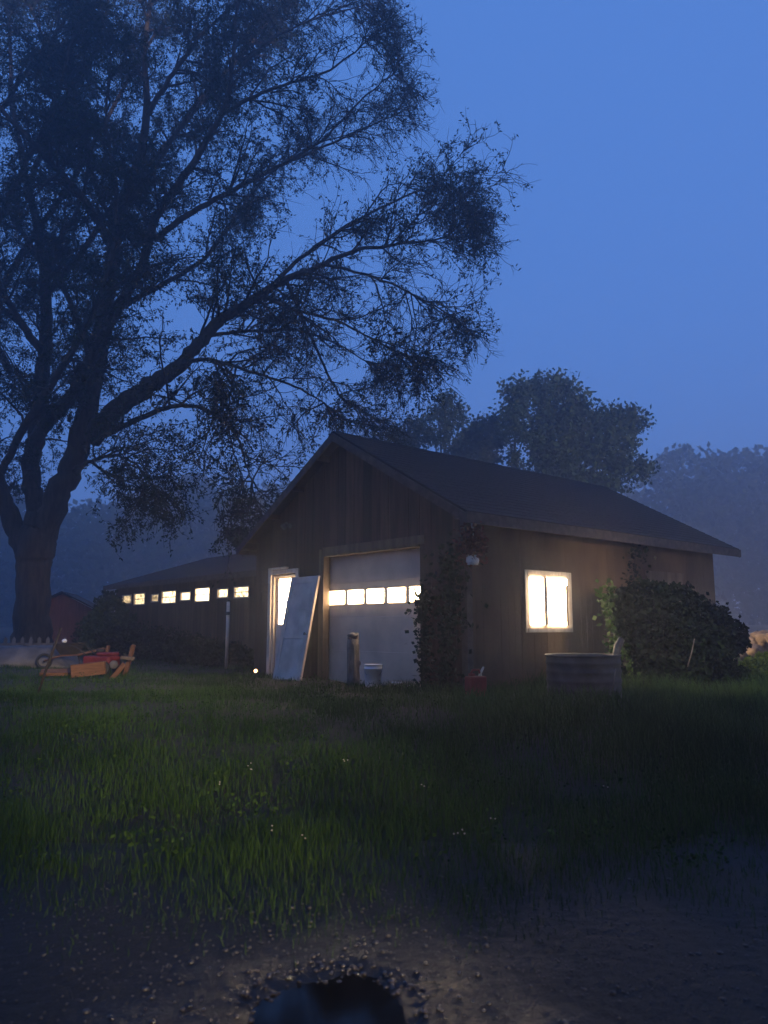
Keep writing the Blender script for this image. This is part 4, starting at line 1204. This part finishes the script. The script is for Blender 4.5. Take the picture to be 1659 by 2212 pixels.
# red walk-behind tiller lying in the grass
tl = empty('garden_tiller', tuple(put(222, 17.2)), R(-15), 'red garden tiller sitting among scattered lumber', 'tiller')
a = MB(); a.box(-.38, .28, -.22, .22, .20, .42); a.box(-.10, .30, -.16, .16, .42, .50); a.build('engine_cover', M['red'], tl, bevel=.05)
a = MB(); a.tube([(-.1, 0, .50), (-.1, 0, .56)], [.09, .07], 14); a.build('air_filter', M['black'], tl)
for s_ in (-1, 1):
    a = MB(); a.tube([(.2, s_*.27, .16), (.2, s_*.33, .16)], [.16, .16], 20); a.tube([(.2, s_*.331, .16), (.2, s_*.345, .16)], [.06, .05], 12); a.build('wheel', M['black'], tl)
    a = MB(); a.tube([(-.2, s_*.15, .36), (-.6, s_*.2, .62), (-.85, s_*.24, .66)], .014, 8); a.build('handlebar', M['iron'], tl)
a = MB(); a.tube([(.36, -.16, .24), (.40, -.20, .24)], [.09, .09], 16); a.build('headlamp', M['tarp'], tl)
def plank(name, px, Y, L, w, h, rz, rx, label, lift=0, m='lumber', ry=0):
    p_ = put(px, Y, lift); a_ = MB(); a_.box(-L/2, L/2, -w/2, w/2, 0, h)
    o = a_.build(name, M[m], loc=tuple(p_), bevel=.008); o.rotation_euler = (rx, ry, rz)
    return tag(o, label, 'lumber')
plank('board', 128, 16.6, .75, .24, .07, R(12), R(20), 'flat orange board lying left of the tiller', .08)
plank('timber_block', 192, 16.2, .66, .26, .26, R(14), 0, 'stout orange timber block in front of the tiller', .05, ry=R(-6))
plank('upright_plank', 277, 16.9, 1.0, .12, .07, R(0), 0, 'tall orange plank standing aslant right of the tiller', .16, ry=R(-76))
plank('short_plank', 231, 18.4, .42, .10, .06, R(0), 0, 'short orange plank standing behind the tiller', .42, ry=R(-80))
plank('cap_board', 273, 16.6, .26, .14, .07, R(-4), 0, 'short pale board wedged across the upright plank', .36, 'board2', R(6))
plank('timber_offcut', 258, 16.4, .42, .12, .10, R(15), 0, 'small tilted timber offcut at the foot of the upright plank', .10, ry=R(-52))

# white standpipe
p0 = put(489, 19.2); t_ = P(489, 1297, 19.2)
pp = empty('standpipe', tuple(p0), 0, 'slim white pipe post in front of the long shed windows', 'pipe')
H2 = t_.z - p0.z
a = MB(); a.tube([(0, 0, -.05), (0, 0, H2)], .042, 12); a.build('pipe', M['white'], pp)
a = MB(); zc = P(489, 1325, 19.2).z - p0.z; a.tube([(0, 0, zc - .04), (0, 0, zc + .04)], .052, 12); a.tube([(0, 0, H2 - .03), (0, 0, H2 + .01)], .05, 12); a.build('collar', M['grey'], pp)

# ------------------------------------------------------------------ grass
def inside_house(x, y):
    q = HI @ Vector((x, y, GZ))
    return (T0 - .05 < q.x < T1 + .06 and -.02 < q.y < SL + .1) or (WL < q.x < T0 and WS - .05 < q.y < WS + 5.2)
def make_grass():
    rng = np.random.default_rng(17)
    X = []; Hh = []; Wd = []
    bands = [(3.2, 6.5, 2600), (6.5, 9.5, 1700), (9.5, 13, 950), (13, 17, 300), (17, 24, 150), (24, 34, 50)]
    for (y0, y1, dens) in bands:
        half = .72 * y1 + .8
        n = int((y1 - y0) * 2 * half * dens * .9)
        x = rng.uniform(-half, half, n); y = rng.uniform(y0, y1, n)
        keep = np.abs(x) < .68 * y + 1.2
        x, y = x[keep], y[keep]
        for a_, b3 in zip(x, y):
            nz = mnoise.noise(Vector((a_ * .9, b3 * .9, 2.2))); n2 = mnoise.noise(Vector((a_ * 2.6, b3 * 2.6, 8.2)))
            edge = 4.0 + .5 * mnoise.noise(Vector((a_ * 1.1, 0, 4))) + .12 * n2
            pr_ = sst(edge - .3, edge + 1.1, b3) * min(1, max(.32, .72 + .8 * nz + .7 * n2))
            # worn path running left of centre
            pth = abs((b3 - 10.3) - .28 * (a_ + 4)) / .5
            if a_ < -1.2 and pth < 1: pr_ *= .25 + .5 * pth
            if rng.random() > pr_: continue
            if inside_house(a_, b3): continue
            h = .06 + .07 * max(0, .5 + nz) + .05 * max(0, n2)
            h *= 1 + 1.6 * sst(-1.0, 3.0, a_) * sst(5, 8, b3)
            if a_ < -4: h *= .75
            h *= .55 + .45 * sst(edge, edge + 1.2, b3)
            X.append((a_, b3)); Hh.append(h * rng.uniform(.5, 1.35)); Wd.append(max(.0020, b3 * .00038))
    X = np.array(X); H_ = np.array(Hh); W_ = np.array(Wd); n = len(X)
    z = np.array([gz(a_, b3) for a_, b3 in X]) - .01
    az = rng.uniform(0, 2 * math.pi, n); lean = rng.uniform(.1, .75, n) * H_
    root = np.stack([X[:, 0], X[:, 1], z], 1)
    ld = np.stack([np.cos(az), np.sin(az), np.zeros(n)], 1)
    sa = az + math.pi/2 + rng.normal(0, .6, n); sd_ = np.stack([np.cos(sa), np.sin(sa), np.zeros(n)], 1) * W_[:, None]
    mid = root + ld * (lean * .3)[:, None] + np.array([0, 0, 1.]) * (H_ * .6)[:, None]
    tip = root + ld * lean[:, None] + np.array([0, 0, 1.]) * H_[:, None]
    v = np.stack([root - sd_, root + sd_, mid + sd_ * .8, mid - sd_ * .8, tip], 1).reshape(-1, 3)
    b_ = np.arange(n)[:, None] * 5
    tone = np.clip(.5 + rng.normal(0, .22, n) + .5 * np.array([mnoise.noise(Vector((a_ * .5, b3 * .5, 0))) for a_, b3 in X]), 0, 1).repeat(5)
    o = np_mesh('grass', v, b_ + np.array([0, 1, 2, 3]), M['grass'], col=tone, extra=b_ + np.array([3, 2, 4]))
    tag(o, kind='stuff')
    print('grass blades', n)
make_grass()

def make_weeds():
    """broad-leaved weeds and clover in patches through the lawn"""
    rng = np.random.default_rng(23); C = []; S_ = []
    k = 0
    while k < 700:
        y = 4.9 + 10 * rng.random() ** .9; x = rng.uniform(-.6, .6) * y
        nz = mnoise.noise(Vector((x * .8 + 5, y * .8, 9)))
        if rng.random() > .15 + 1.6 * max(0, nz): continue
        if inside_house(x, y): continue
        m_ = rng.integers(8, 18); h = rng.uniform(.06, .22)
        q = rng.normal(0, 1, (m_, 3)) * [.06, .06, .05] + [x, y, gz(x, y) + h * .6]
        C.append(q); k += 1
    c = np.concatenate(C); v, f = leaves(c, .034, .011, -.3, rng)
    o = np_mesh('weeds', v, f, M['weed'], col=rng.random(len(c)).repeat(4)); tag(o, kind='stuff')
    # white clover heads
    fl_ = MB()
    for (px, py) in ((745,1640),(750,1645),(535,1655),(540,1660),(980,1795),(1000,1790),(1060,1770),(585,1790),(650,1802),(905,1700),(1310,1700),(470,1690)):
        for _ in range(2):
            d = ray(px + rng.normal(0, 5), py + rng.normal(0, 4)); t = 5.0
            for _i in range(400):
                q = EYE + d * t
                if q.z < gz(q.x, q.y) + .16: break
                t += .03
            fl_.blob((q.x, q.y, q.z), (.006, .006, .005), 1, .2, _)
    tag(fl_.build('wildflowers', M['trim']), kind='stuff')
make_weeds()

# ------------------------------------------------------------------ haze
hz = MB(); hz.box(-380, 380, -30, 380, -2.0, 40.0)
hm = bpy.data.materials.new('haze'); hm.use_nodes = True
hn, hl = hm.node_tree.nodes, hm.node_tree.links
hn.clear()
pv_ = hn.new('ShaderNodeVolumePrincipled'); ho = hn.new('ShaderNodeOutputMaterial')
pv_.inputs['Color'].default_value = (.80, .86, 1.0, 1)
pv_.inputs['Density'].default_value = HAZE
pv_.inputs['Anisotropy'].default_value = .68
hl.new(pv_.outputs[0], ho.inputs['Volume'])
tag(hz.build('haze', hm), kind='stuff')
